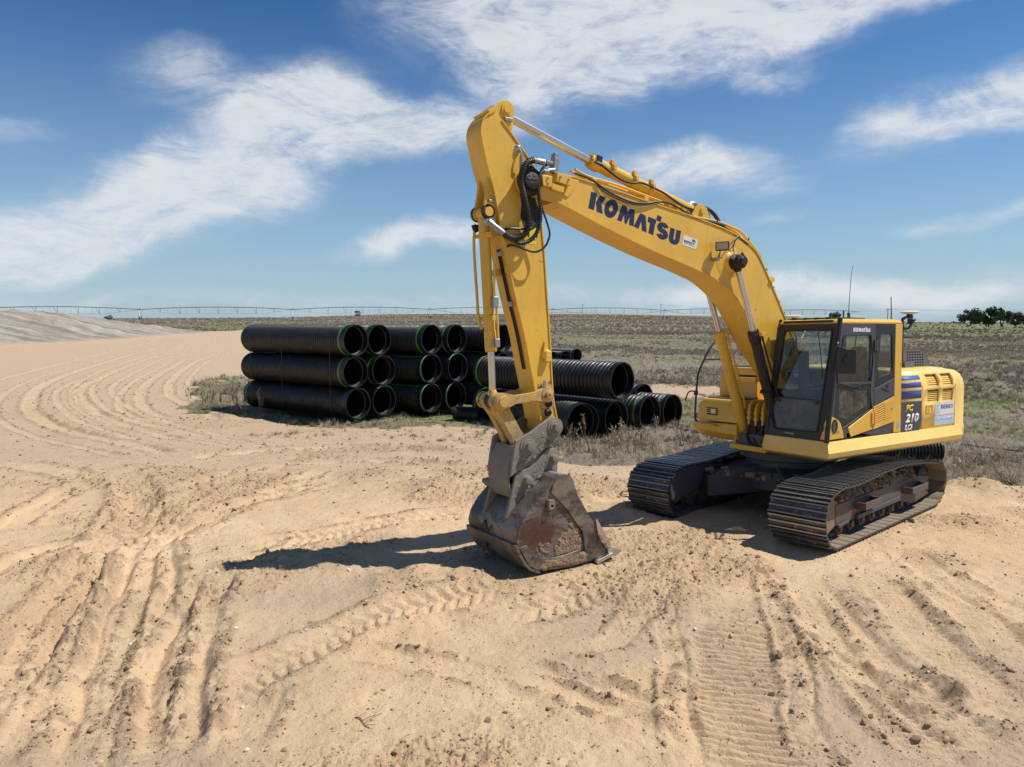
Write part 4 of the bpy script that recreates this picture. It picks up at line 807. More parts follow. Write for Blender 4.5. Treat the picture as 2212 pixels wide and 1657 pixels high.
# antennas
def gnss(x, y, lean):
    a = up('antenna_mast', MB().tube([(x,y,2.28),(x,y,2.98),(x-.02,y,3.045),(x-.10,y,3.075),(x-.27,y,3.08)], .022, 8, 4).tube([(x-.27,y+.01,3.045),(x-.25,y,2.96),(x-.17,y,2.90),(x-.03,y,2.90)], .020, 8, 4).tube([(x-.05,y+.03,2.95),(x-.13,y+.04,3.05)], .006, 5, 2), M_RAIL)
    up('antenna_base', MB().lathe((x-.20,y,3.08),(x-.20,y,3.13), [(0,.035),(.025,.05),(.05,.035)], 14), M_RAIL, a)
    up('antenna_disc', MB().lathe((x-.20,y,3.125),(x-.20,y,3.19), [(0,.05),(.022,.14),(.034,.142),(.05,.10),(.058,.03),(.06,.005)], 24), M_WHT, a)
gnss(-1.40, 1.0, 0); gnss(-1.45,-1.17, 0)
up('mast_clamp', MB().cyl((-1.40,1.0,2.77),(-1.70,1.0,2.765),.018,8), M_GREY)
up('whip_antenna', MB().tube([(-1.08,1.0,2.30),(-1.08,1.0,3.05),(-1.075,1.0,3.2),(-1.06,1.0,3.39)], lambda t: .010-.004*t, 7, 4), M_RAIL)
# --- cab
KL = .231/1.647
FR = lambda y, z, t: (.974-KL*(z-1.332)+t, y, z)       # leaning front plane
SD = lambda y0: (lambda x, z, t: (x, y0+t, z))
cab = up('cab', MB().ring([[(-.835,.31,2.955),(.735,.31,2.955),(.735,1.318,2.955),(-.835,1.318,2.955)],[(-.84,.305,2.985),(.745,.305,2.985),(.745,1.322,2.985),(-.84,1.322,2.985)],[(-.80,.35,3.022),(.68,.35,3.022),(.68,1.28,3.022),(-.80,1.28,3.022)],[(-.72,.43,3.032),(.58,.43,3.032),(.58,1.20,3.032),(-.72,1.20,3.032)]]).prism([(-.665,1.325),(-.84,1.325),(-.838,2.965),(-.655,2.965)], 1.265, 1.319, XZ), M_YEL, bevel=.012, seg=3)
up('roof_hatch', MB().box(-.05,.62,.42,1.21,3.026,3.046).box(.62,.745,.40,1.22,2.972,3.012), M_BLACK, cab, bevel=.008)
for k in range(4): up('roof_rib', MB().box(.02,.66,.50+k*.18,.55+k*.18,3.046,3.054), M_GREY, cab)
up('cab_floor', MB().box(-.82,.96,.32,1.30,1.325,1.42), M_BLACK, cab)
# front frame with a single rounded opening
op = [(.345,1.90),(.43,2.80),(.455,2.855),(.50,2.88),(1.145,2.877),(1.195,2.86),(1.215,2.80),(1.165,1.60),(1.15,1.49),(1.10,1.445),(.50,1.435),(.42,1.46),(.39,1.52)]
op = [(.40,1.52),(.345,1.72),(.37,1.90),(.425,2.78),(.445,2.85),(.50,2.885),(1.15,2.882),(1.205,2.86),(1.222,2.79),(1.175,1.90),(1.16,1.56),(1.145,1.48),(1.09,1.44),(.50,1.432),(.43,1.455)]
out = [(.29,1.345),(1.325,1.345),(1.318,2.90),(1.29,2.958),(.36,2.958),(.322,2.90)]
up('front_frame', MB().prism(out, -.055, .0, FR, holes=[op]), M_BLACK, cab, bevel=.008)
up('windscreen_seal', MB().tube([FR(y, z, .004) for y, z in op + op[:1]], .013, 6, 2), M_BLACK, cab)
pu = [(.37,1.895),(.425,2.78),(.445,2.85),(.50,2.885),(1.15,2.882),(1.205,2.86),(1.222,2.79),(1.175,1.895)]
pl = [(.40,1.52),(.345,1.72),(.368,1.88),(1.174,1.88),(1.16,1.56),(1.145,1.48),(1.09,1.44),(.50,1.432),(.43,1.455)]
up('windscreen', MB().prism(pu, -.024, -.020, FR), M_GLASS, cab)
up('lower_windscreen', MB().prism(pl, -.024, -.020, FR), M_GLASS_LOW, cab)
up('screen_divider', MB().prism([(.36,1.878),(1.176,1.878),(1.176,1.897),(.365,1.897)], -.02, .006, FR), M_BLACK, cab)
for y in (.46, 1.09): up('glass_stop', MB().cyl(FR(y,1.845,-.02), FR(y,1.845,.006), .018, 10), M_BLACK, cab)
up('fleet_number', text_mb('1101743', lambda u, v: FR(.628+.15*u, 1.368+.024*v, .0015), .0), M_WHITE, cab)
up('wiper', MB().tube([FR(1.17,2.2,.03), FR(1.10,2.55,.035), FR(1.02,2.85,.03)], .006, 5, 2), M_BLACK, cab)
up('corner_post', MB().tube([(.962,1.312,1.34),(.955,1.312,1.45),(.735,1.308,2.90),(.70,1.30,2.955)], .034, 8, 2), M_BLACK, cab)
up('corner_post', MB().tube([(.962,.312,1.34),(.735,.33,2.90),(.70,.34,2.95)], .03, 8, 2), M_BLACK, cab)
# left side, door in front of rear quarter
DG = [(.62,2.79),(.046,2.802),(.0,2.79),(-.027,2.741),(-.04,2.12),(.76,2.135),(.688,2.563),(.65,2.74)]
LP = [(.785,2.105),(-.05,2.085),(-.054,1.72),(.607,1.492),(.665,1.572),(.83,1.665)]
LG = [(.70,2.03),(.005,2.01),(-.002,1.785),(.52,1.615),(.69,1.645)]
RW = [(-.285,2.801),(-.56,2.80),(-.585,2.77),(-.608,2.34),(-.59,2.27),(-.528,2.225),(-.275,2.182),(-.245,2.20),(-.223,2.275),(-.225,2.50),(-.27,2.55)]
quarter = up('rear_quarter', MB().prism([(-.147,2.958),(-.655,2.958),(-.668,2.162),(-.138,2.012)], 1.285, 1.313, XZ, holes=[RW]), M_BLACK, cab, bevel=.004)
up('quarter_window', MB().prism(RW, 1.296, 1.300, XZ), M_GLASS, cab)
up('quarter_panel', MB().prism([(-.139,2.008),(-.668,2.155),(-.667,1.905),(-.137,1.758)], 1.285, 1.320, XZ), M_GREY, cab, bevel=.006)
up('panel_latch', MB().cyl((-.46,1.318,2.045),(-.46,1.334,2.045),.022,10).cyl((-.33,1.318,2.0),(-.33,1.33,2.0),.012,8).obox((-.42,1.322,1.985),(.96,0,.28),(0,1,0),(-.28,0,.96),.09,.006,.006), M_BLACK, cab)
vp_h = []
for k in range(8):
    z0 = 1.505+k*.033; vp_h.append([(-.20,z0-.012),(-.40,z0+.036),(-.40,z0+.048),(-.20,z0)])
vent = up('vented_panel', MB().prism([(-.126,1.748),(-.655,1.878),(-.672,1.86),(-.668,1.515),(-.645,1.495),(-.127,1.418)], 1.285, 1.322, XZ, holes=vp_h), M_YEL, cab, bevel=.005)
up('vented_panel_backing', MB().box(-.6,-.16,1.262,1.284,1.46,1.82), M_BLACK, cab)
for k in range(8):
    z0 = 1.505+k*.033; up('vent_rib', MB().obox((-.50,1.3235,z0+.063),(.972,0,-.235),(0,1,0),(.235,0,.972),.095,.004,.006), M_YEL, cab)
up('panel_screw', MB().cyl((-.60,1.32,1.70),(-.60,1.332,1.70),.016,10), M_SILVER, cab)
up('lower_sill', MB().prism([(.605,1.475),(.485,1.48),(.424,1.349),(-.116,1.409),(-.66,1.489),(-.615,1.326),(.60,1.346)], 1.285, 1.314, XZ), M_GREY, cab, bevel=.004)
door = up('cab_door', MB().prism([(.893,1.673),(.742,2.888),(.715,2.93),(.66,2.95),(-.143,2.956),(-.134,1.75),(.472,1.50),(.607,1.476),(.665,1.56),(.80,1.64)], 1.285, 1.316, XZ, holes=[DG, LP]), M_GREY, bevel=.006)
up('door_seal', MB().tube([(x, 1.318, z) for x, z in DG + DG[:1]], .012, 6, 2), M_BLACK, door)
up('door_window', MB().prism(DG, 1.298, 1.302, XZ), M_GLASS, door)
up('window_rail', MB().box(-.03,.40,1.290,1.310,2.12,2.135).cyl((.30,1.294,2.80),(.44,1.294,2.13),.009,6), M_BLACK, door)
up('lower_door_panel', MB().prism(LP, 1.296, 1.308, XZ, holes=[LG]), M_BLACK, door)
up('lower_door_window', MB().prism(LG, 1.299, 1.303, XZ), M_GLASS_LOW, door)
up('door_handle', MB().tube([(.33,1.315,2.075),(.30,1.335,2.05),(.25,1.335,2.048),(.22,1.315,2.07)], .010, 6, 3).obox((.21,1.328,2.085),(.97,0,-.2),(0,1,0),(.2,0,.97),.06,.006,.008), M_BLACK, door)
up('door_hinge', MB().box(-.19,-.10,1.314,1.336,2.565,2.727), M_GREY, door, bevel=.006)
up('door_hinge', MB().cyl((-.145,1.33,2.55),(-.145,1.33,2.735),.014,8), M_GREY, door)
up('lower_hinge', MB().box(-.175,-.065,1.322,1.342,1.50,1.67), M_ORANGE, door, bevel=.006); up('lower_hinge_pin', MB().cyl((-.125,1.338,1.49),(-.125,1.338,1.68),.013,8), M_ORANGE, door)
up('yellow_sweep', MB().prism([(.487,1.482),(.10,1.64),(-.113,1.722),(-.113,1.42),(.424,1.351),(.472,1.433)], 1.300, 1.324, XZ), M_YEL, door, bevel=.008)
up('front_fairing', MB().prism([(.945,1.676),(.87,1.662),(.808,1.641),(.735,1.61),(.68,1.566),(.625,1.46),(.595,1.348),(.975,1.344)], 1.285, 1.326, XZ).prism([(1.215,1.345),(1.325,1.345),(1.31,1.676),(1.262,1.60)], -.01, .012, FR), M_YEL, cab, bevel=.006)
ov = lambda a, b: [(.822+a*math.cos(t), 1.53+b*math.sin(t)) for t in [2*math.pi*i/22 for i in range(22)]]
up('side_lamp_rim', MB().prism(ov(.066,.098), 1.324, 1.335, XZ, holes=[ov(.05,.082)]), M_BLACK, cab); up('side_lamp_lens', MB().prism(ov(.05,.082), 1.324, 1.330, XZ), M_GREY, cab)
up('fairing_screw', MB().cyl((.725,1.325,1.455),(.725,1.336,1.455),.018,10), M_SILVER, cab)
up('fairing_handle', MB().obox(FR(1.235,1.50,.02),(0,1,0),(-KL,0,1),(1,0,KL),.018,.04,.014), M_BLACK, cab)
# right side and rear
RWN = [(-.72,2.0),(.78,2.0),(.66,2.86),(-.72,2.86)]
up('right_side', MB().prism([(-.83,1.34),(.955,1.34),(.74,2.955),(-.83,2.955)], .315, .335, XZ, holes=[RWN]), M_BLACK, cab)
up('right_window', MB().prism(RWN, .322, .326, XZ), M_GLASS, cab)
RB = [(.42,2.08),(1.20,2.08),(1.20,2.86),(.42,2.86)]
up('rear_side', MB().prism([(.33,1.40),(1.27,1.40),(1.27,2.955),(.33,2.955)], -.825, -.80, lambda y, z, t: (t, y, z), holes=[RB]), M_BLACK, cab)
up('rear_window', MB().prism(RB, -.815, -.811, lambda y, z, t: (t, y, z)), M_GLASS, cab)
# inside
seat = up('operator_seat', MB().box(-.45,.15,.60,1.08,1.42,1.62).box(-.42,.10,.58,1.10,1.62,1.78), M_SEAT, cab, bevel=.04, seg=3)
up('seat_back', MB().ring([[(-.30,.60,1.74),(-.42,.60,1.74),(-.42,1.08,1.74),(-.30,1.08,1.74)],[(-.42,.58,2.3),(-.54,.58,2.3),(-.54,1.10,2.3),(-.42,1.10,2.3)],[(-.44,.70,2.42),(-.54,.70,2.42),(-.54,.98,2.42),(-.44,.98,2.42)],[(-.44,.72,2.62),(-.53,.72,2.62),(-.53,.96,2.62),(-.44,.96,2.62)]]), M_SEAT, cab, bevel=.04, seg=3)
for y in (.50, 1.17): up('control_console', MB().box(-.35,.30,y-.06,y+.06,1.42,1.98).cyl((.24,y,1.98),(.28,y,2.14),.022,8), M_BLACK, cab, bevel=.01)
up('travel_lever', MB().cyl((.55,.76,1.42),(.48,.76,1.95),.012,8).cyl((.55,.90,1.42),(.48,.90,1.95),.012,8).box(.5,.6,.70,.80,1.42,1.47), M_BLACK, cab)
up('monitor', MB().obox((.60,.66,2.30),(.9,-.43,0),(.43,.9,0),(0,0,1),.035,.10,.27).obox((.62,.52,2.12),(.3,1,0),(-1,.3,0),(0,0,1),.16,.03,.05).obox((.60,.44,2.20),(1,0,0),(0,1,0),(0,0,1),.04,.03,.06), M_BLACK, cab, bevel=.012)
up('information_sheet', MB().box(.28,.56,.337,.341,1.98,2.26).box(.20,.27,.337,.341,2.06,2.18), M_WHITE, cab)
up('sheet_print', MB().box(.29,.55,.342,.344,2.225,2.24).box(.29,.40,.342,.344,2.12,2.135).box(.44,.55,.342,.344,2.11,2.125), M_INK, cab)
up('inner_mirror', MB().tube([(.62,.36,2.50),(.62,.37,2.72),(.60,.47,2.73),(.60,.48,2.52),(.62,.36,2.50)], .012, 6, 2).obox((.61,.415,2.61),(.15,1,0),(1,0,0),(0,0,1),.05,.006,.10), M_BLACK, cab)
up('side_console', MB().box(-.78,-.46,.40,1.24,1.42,2.02), M_BLACK, cab)
# outside mirror
mir = up('mirror_arm', MB().tube([(.90,1.30,2.43),(.98,1.40,2.50),(1.00,1.44,2.60),(1.00,1.45,2.625)], .013, 7, 4).tube([(.83,1.30,2.68),(.88,1.40,2.70),(.97,1.45,2.69),(1.0,1.45,2.64)], .013, 7, 4).tube([(1.0,1.45,2.63),(.99,1.50,2.625),(.95,1.55,2.60),(.92,1.57,2.54),(.92,1.565,2.47)], .016, 7, 4).cyl((1.0,1.45,2.59),(1.0,1.45,2.66),.022,8), M_RAIL)
mo = Vector((.92,1.54,2.44)); mx = Vector((.62,.78,0)).normalized(); my = Vector((-.78,.62,0)).normalized()
mb = MB().prism(rrect(-.125,.125,-.165,.165,.035), -.025, .025, lambda a, b, t: tuple(mo + my*a + Vector((0,0,b)) - mx*.0 + mx*t)); up('mirror_housing', mb, M_BLACK, mir, bevel=.01)
up('mirror_knob', MB().cyl(mo+mx*.02+Vector((0,0,.02)), mo+mx*.055+Vector((0,0,.02)), .045, 14), M_BLACK, mir)
up('radio_antenna', MB().cyl((-.40,.72,3.03),(-.40,.72,3.14),.022,10).tube([(-.40,.72,3.12),(-.41,.72,3.35),(-.44,.72,3.66),(-.43,.75,3.86)], lambda t: .006-.003*t, 6, 4), M_RAIL, cab)
up('radio_antenna', MB().cyl((-.42,.62,3.03),(-.42,.62,3.18),.012,8), M_RAIL, cab)
up('roof_bracket', MB().box(-.46,-.34,.66,.80,3.03,3.055), M_YEL, cab)
# brand lettering from traced shapes
def letters(fn):
    mb = MB()
    for k in ('K1','K2','M','A','T1','T2'): mb.prism(D[k], 0, 1, fn)
    mb.prism(D['O1'], 0, 1, fn, holes=[D['O2']])
    # S and U as even-width strokes, frames given by centre, unit right, unit up
    def stroke(c, rt, upv, path, w):
        P = [Vector(p) for p in path]; L_, R_ = [], []
        for i, p in enumerate(P):
            d = (P[min(i+1,len(P)-1)]-P[max(i-1,0)]).normalized(); n = Vector((-d.y, d.x))*w; L_.append(p+n); R_.append(p-n)
        f = lambda q: (c[0]+rt[0]*q.x+upv[0]*q.y, c[1]+rt[1]*q.x+upv[1]*q.y)
        rg = []
        for a, b in zip(L_, R_):
            A_, B_ = f(a), f(b); rg.append([fn(A_[0],A_[1],0), fn(B_[0],B_[1],0), fn(B_[0],B_[1],1), fn(A_[0],A_[1],1)])
        mb.ring(rg)
    sp = [(math.cos(R(a)), 1+math.sin(R(a))) for a in range(15, 271, 17)] + [(math.cos(R(a)), -1+math.sin(R(a))) for a in range(90, -166, -17)]
    stroke(SC_, SR_, SU_, sp, .74)
    up_ = [(-1,3.1)] + [(math.cos(R(a)), math.sin(R(a))) for a in range(180, 361, 12)] + [(1,3.1)]
    stroke(UC_, UR_, UU_, up_, .74)
    return mb
# --- boom
SC_, SR_, SU_ = (3.0364,4.1996), (-.0608,-.0099), (-.0071,.0407)
UC_, UR_, UU_ = (2.823,4.108), (-.0572,-.0098), (-.0097,.0423)
BT = [(4.81,4.752),(4.582,4.736),(4.437,4.722),(3.971,4.657),(3.156,4.531),(2.568,4.444),(2.132,4.367),(1.741,4.285),(1.50,4.21),(1.30,4.12),(1.12,3.99),(.954,3.781),(.747,3.482),(.496,3.104),(.20,2.64),(-.02,2.25),(-.10,2.05)]
BBm = [(4.81,4.43),(4.667,4.396),(3.97,4.165),(3.152,3.923),(2.564,3.775),(2.23,3.683),(2.07,3.635),(1.899,3.556),(1.709,3.444),(1.555,3.33),(1.425,3.21),(1.30,3.06),(1.19,2.91),(1.04,2.72),(.82,2.49),(.66,2.33),(.5,2.15),(.36,1.95),(.28,1.84)]
foot = [(.22,1.76),(.10,1.73),(0,1.77),(-.08,1.87)]
BW = .222
boom = up('boom', MB().prism(BT + foot[::-1] + BBm[::-1], -BW, BW, XZ), M_YEL, bevel=.008, sharp=25)
def smooth2(path, n=4): return [(p.x, p.z) for p in catmull([(a, 0, b) for a, b in path], n)]
up('top_flange', MB().strip([(x, z) for x, z in smooth2(BT)], -.016, -BW-.012, BW+.012), M_YEL2, boom)
up('bottom_flange', MB().strip([(x, z) for x, z in smooth2(BBm)], .018, -BW-.020, BW+.020), M_YEL2, boom)
# fork at the tip
PIN = (5.19, 4.605)
def ear(path_in, c, r, a0, a1, n=10): return list(path_in) + [(c[0]+r*math.cos(R(a0+(a1-a0)*i/n)), c[1]+r*math.sin(R(a0+(a1-a0)*i/n))) for i in range(n+1)]
fk = ear([(4.60,4.735),(4.60,4.39)], PIN, .155, -100, 95)
for y0, y1 in ((.172,.232),(-.232,-.172)): up('boom_fork', MB().prism(fk, y0, y1, XZ), M_YEL2, boom, bevel=.006)
up('fork_web', MB().prism([(4.60,4.73),(4.97,4.72),(4.93,4.55),(4.60,4.40)], -.17, .17, XZ), M_YEL2, boom)
up('boss_block', MB().prism([(5.05,4.70),(4.893,4.697),(4.90,4.564),(5.03,4.57)], .232, .30, XZ), M_YEL, boom, bevel=.01)
up('boss_block', MB().prism([(4.826,4.750),(4.61,4.729),(4.624,4.609),(4.833,4.64)], .232, .30, XZ), M_YEL, boom, bevel=.01)
up('boss_block', MB().prism([(4.893,4.618),(4.706,4.59),(4.72,4.518),(4.90,4.548)], .232, .29, XZ), M_YEL, boom, bevel=.01)
for x, z in ((4.97,4.66),(4.965,4.60),(4.78,4.70),(4.66,4.68)): up('bolt', MB().cyl((x,.30,z),(x,.315,z),.014,6), M_FIT, boom)
up('fork_plate', MB().prism(D['forkplate'], .222, .246, XZ), M_YEL, boom, bevel=.004)
up('tip_pin', MB().lathe((PIN[0],.22,PIN[1]),(PIN[0],.33,PIN[1]),[(0,.16),(.02,.17),(.05,.15),(.06,.105),(.10,.10),(.115,.06)],22).lump((PIN[0]-.02,.24,PIN[1]+.02),.16,(1,.35,1),5,.25,2), M_GREASE, boom)
up('brand_lettering', letters(lambda x, z, t: (x, BW+.0008+.0012*t, z)), M_NAVY, boom)
def on_door(x, z, t):
    u = (4.296-x)/1.6; v = (z-(4.388-.219*(4.296-x)))/.25; return (.414-.424*(u-.028*v), 1.3165+.0015*t, 2.846+.062*v)
up('brand_lettering', letters(on_door), M_WHITE, door)
st = up('dealer_sticker', MB().prism([(2.650,4.155),(2.61,4.170),(2.372,4.124),(2.40,4.008),(2.425,3.995),(2.673,4.042)], BW+.0006, BW+.0024, XZ), M_STK, boom)
def boomtext(name, t, bl, br, tl, mat, bold=0, shear=0): 
    o = up(name, text_mb(t, on_side(bl, br, tl, BW+.0034), bold, shear), mat, st); s = o.modifiers.new('solid','SOLIDIFY'); s.thickness = .001; s.offset = 0
boomtext('sticker_lettering', 'BERRY', (2.642,4.082), (2.428,4.046), (2.634,4.113), M_INK, .03)
boomtext('sticker_lettering', 'Tractor and Equipment Co.', (2.645,4.064), (2.44,4.026), (2.643,4.076), M_INK)
up('sticker_emblem', MB().prism([(2.485,4.098),(2.415,4.087),(2.418,4.10),(2.43,4.118),(2.478,4.126)], BW+.003, BW+.0038, XZ), M_INK, st)
up('weld_seam', MB().prism([(2.27,3.70),(2.255,3.70),(2.155,4.35),(2.17,4.35)], BW, BW+.0022, XZ), M_YEL, boom); up('weld_seam', MB().prism([(1.20,3.02),(1.21,3.0),(.985,3.72),(.975,3.74)], BW, BW+.0015, XZ), M_YEL, boom)
# boom-side boss with the cylinder pin
CP = (1.69, 3.85)
for s in (1, -1): up('pin_boss', MB().lathe((CP[0],s*.215,CP[1]),(CP[0],s*.45,CP[1]),[(0,.20),(.012,.20),(.018,.15),(.05,.115),(.10,.10)],26), M_YEL, boom)
up('boss_pad', MB().lathe((1.76,BW-.005,3.87),(1.76,BW+.006,3.87),[(0,.24),(.008,.24),(.010,.232)],32), M_YEL, boom)
for s in (1,-1): up('cylinder_pin', MB().lathe((CP[0],s*.245,CP[1]),(CP[0],s*.47,CP[1]),[(0,.11),(.05,.115),(.06,.105),(.18,.10),(.19,.075),(.225,.06)],20).lump((CP[0],s*.33,CP[1]),.115,(1,.8,1),3,.2,2).lump((CP[0]-.01,s*.41,CP[1]+.08),.04,(1,1,1.2),4,.2,1), M_GREASE, boom)
wn = Vector((.80,.60,-.05)).normalized(); wr = Vector((-.60,.80,0)).normalized(); wu = wn.cross(wr)*-1; wc = Vector((2.03,.36,4.045))
wl = up('work_light', MB().obox(wc, wn, wr, wu, .055, .092, .062), M_BLACK, boom, bevel=.012, seg=3)
# the lamp looks forward along the boom
up('work_light_lens', MB().obox(wc+wn*.056, wn, wr, wu, .004, .078, .049), M_LENS, wl); up('work_light_bracket', MB().tube([(2.06,.35,3.99),(2.06,.34,3.95),(2.02,.28,3.90),(2.02,.222,3.88)],.014,6,3).box(2.02,2.09,.222,.36,3.88,3.895).box(2.08,2.12,.25,.36,3.84,3.89), M_FIT, wl)
up('light_cable', MB().tube(D['lc1'],.006,5,4).tube(D['lc2'],.008,5,4), M_RUB, boom)
# hydraulic lines along the boom
for k, r in (('b1',.013),('b2',.014),('b4',.010),('b5',.012)): up('hydraulic_hose', MB().tube(D[k], r, 7, 4), M_RUB, boom)
up('hydraulic_hose', MB().tube([(x, y-.03, z-.012) for x, y, z in D['b1'][3:9]], .010, 6, 4), M_RUB, boom)
up('hydraulic_hose', MB().tube(D['b3'][2:], .028, 8, 4), M_RUB, boom); up('hose_elbow', MB().tube(D['b3'][:4], .030, 8, 4), M_FIT, boom)
for dy in (0, -.09, -.3): up('hydraulic_pipe', MB().tube([(x, y+dy, z) for x, y, z in D['bp1']], .019, 8, 4), M_YEL, boom)
for dy in (0, -.08, -.26, -.34): up('hydraulic_pipe', MB().tube([(x, y+dy, z+.02) for x, y, z in D['bp2']], .022, 8, 4), M_YEL, boom)
for i, (x, z) in enumerate(((1.95,4.40),(1.28,4.19),(.87,3.76),(.70,3.50),(.56,3.29),(.44,3.12),(.40,3.05))): up('pipe_band', MB().lathe((x-.010,.17,z+.015),(x+.010,.17,z+.035),[(0,.027),(.022,.027)],10), M_BLACK, boom)
up('pipe_clamp', MB().obox((.80,.13,3.63),(.58,0,.82),(0,1,0),(-.82,0,.58),.035,.12,.05), M_YEL, boom, bevel=.006)
for x, z in ((4.18,4.72),(2.87,4.53),(2.72,4.51),(3.3,4.58),(2.6,4.48)): up('pipe_clamp', MB().box(x-.035,x+.035,-.2,.20,z-.02,z+.05).cyl((x,.16,z+.05),(x,.16,z+.075),.012,6), M_YEL2, boom, bevel=.006)
up('tip_manifold', MB().obox((4.80,.20,4.84),(1,0,.2),(0,1,0),(-.2,0,1),.035,.05,.09).obox((4.79,.20,4.95),(1,0,.2),(0,1,0),(-.2,0,1),.028,.04,.04).cyl((4.82,.24,4.79),(4.93,.25,4.77),.022,8).cyl((4.86,.24,4.86),(4.98,.29,4.85),.026,8), M_FIT, boom, bevel=.005)
up('lubrication_bolts', MB().cyl((4.40,.17,4.72),(4.40,.17,4.745),.022,6).cyl((4.33,.12,4.71),(4.33,.12,4.735),.022,6).cyl((3.5,.15,4.58),(3.5,.15,4.61),.02,6), M_FIT, boom)
# --- boom cylinders
def cylinder(name, p0, pg, p1, rb, rr, mat, rodmat, hd=1.16, y=0, label=None, glandlen=.16):
    a = Vector((p0[0], y, p0[1])); g = Vector((pg[0], y, pg[1])); b = Vector((p1[0], y, p1[1])); d = (g-a).normalized(); l = (g-a).length
    c = up(name, MB().lathe(a, g, [(.0,.0001),(.02,rb*.8),(.10,rb*1.0),(l-glandlen-.015,rb*1.0),(l-glandlen-.01,rb*1.06),(l-glandlen+.02,rb*hd),(l-.03,rb*hd),(l-.028,rb*1.08),(l,rb*1.05),(l+.002,rb*.6)], 26).cyl((p0[0],y-rb*1.05,p0[1]),(p0[0],y+rb*1.05,p0[1]),rb*1.05,20), mat)
    if label: c['label'] = label
    up('piston_rod', MB().cyl(g-d*.05, b, rr, 20), rodmat, c)
    up('rod_eye', MB().cyl((p1[0],y-rr*1.5,p1[1]),(p1[0],y+rr*1.5,p1[1]),rr*1.9,20).lathe(b-d*rr*3.2, b, [(0,rr*1.05),(rr*1.2,rr*1.5),(rr*3,rr*1.5)],16), mat, c)
    n = d.orthogonal().normalized(); m_ = d.cross(n)
    mb = MB()
    for k in range(10):
        t = 2*math.pi*k/10; q = g + (n*math.cos(t)+m_*math.sin(t))*rb*.9; mb.cyl(q-d*.005, q+d*.018, rb*.14, 6)
    up('gland_bolts', mb, mat, c)
    return c
c1 = cylinder('boom_cylinder', (.66,1.19), (1.302,2.86), CP, .076, .044, M_GREASE, M_CHROME, y=.312, label='oil-blackened boom cylinder beside the cab')
c2 = cylinder('boom_cylinder', (.66,1.19), (1.302,2.86), CP, .080, .046, M_YEL2, M_CHROME, y=-.33)
nv_ = Vector((.933,0,-.36))
for c, y in ((c1,.312),(c2,-.33)):
    up('cylinder_pipe', MB().tube([(1.24,y+.10,2.83),(1.20,y+.105,2.70),(1.02,y+.115,2.25),(.86,y+.115,1.83),(.80,y+.09,1.66)], .016, 7, 3), M_YEL2 if y < 0 else M_GREASE, c)
    up('cylinder_port', MB().box(1.22,1.28,y+.06,y+.14,2.79,2.85), M_YEL2, c, bevel=.006)
up('pipe_strap', MB().lathe((.945,.312,1.93),(.965,.312,1.98),[(0,.084),(.05,.084)],20).cyl((1.0,.40,1.93),(1.06,.26,1.97),.03,8), M_BLACK, c1)
# hoses and elbows at the boom foot
for k in range(4):
    y = .20-k*.115; x = .72+.02*k; z = 1.56+.015*(k%2)
    up('hose_elbow', MB().tube([(x-.20,y,z+.02),(x-.16,y,z+.15),(x-.06,y,z+.19),(x+.02,y,z+.12),(x+.03,y,z-.03)], .024, 8, 4).cyl((x+.03,y,z-.07),(x+.03,y,z-.03),.036,8).cyl((x+.03,y,z+.02),(x+.03,y,z+.05),.034,8), M_YEL2)
    up('hose_fitting', MB().cyl((x+.03,y,z-.17),(x+.03,y,z-.07),.023,8), M_FIT)
    up('foot_hose', MB().tube([(x+.03,y,z-.16),(x+.06,y,z-.28),(x+.10,y+.03,z-.38),(x+.10,y+.10,z-.46),(x+.02,y+.22,z-.50)], .025, 8, 4), M_RUB)
up('boom_foot_bracket', MB().prism([(.45,1.10),(.80,1.10),(.78,1.26),(.68,1.32),(.5,1.30)], .24, .29, XZ).prism([(.45,1.10),(.80,1.10),(.78,1.26),(.68,1.32),(.5,1.30)], .40, .43, XZ).prism([(.45,1.10),(.80,1.10),(.78,1.26),(.68,1.32),(.5,1.30)], -.29, -.24, XZ).prism([(.45,1.10),(.80,1.10),(.78,1.26),(.68,1.32),(.5,1.30)], -.46, -.41, XZ).prism([(-.25,1.05),(.35,1.05),(.28,1.95),(.10,2.10),(-.1,2.0)], .235, .285, XZ).prism([(-.25,1.05),(.35,1.05),(.28,1.95),(.10,2.10),(-.1,2.0)], -.285, -.235, XZ), M_YEL2, bevel=.008)
up('swing_motor', MB().cyl((.25,-.05,1.06),(.25,-.05,1.45),.13,16).box(-.15,.45,-.3,.15,1.06,1.2), M_YEL2)
up('cab_side_plate', MB().box(.86,.90,.268,.286,1.33,1.62), M_YEL, bevel=.004)
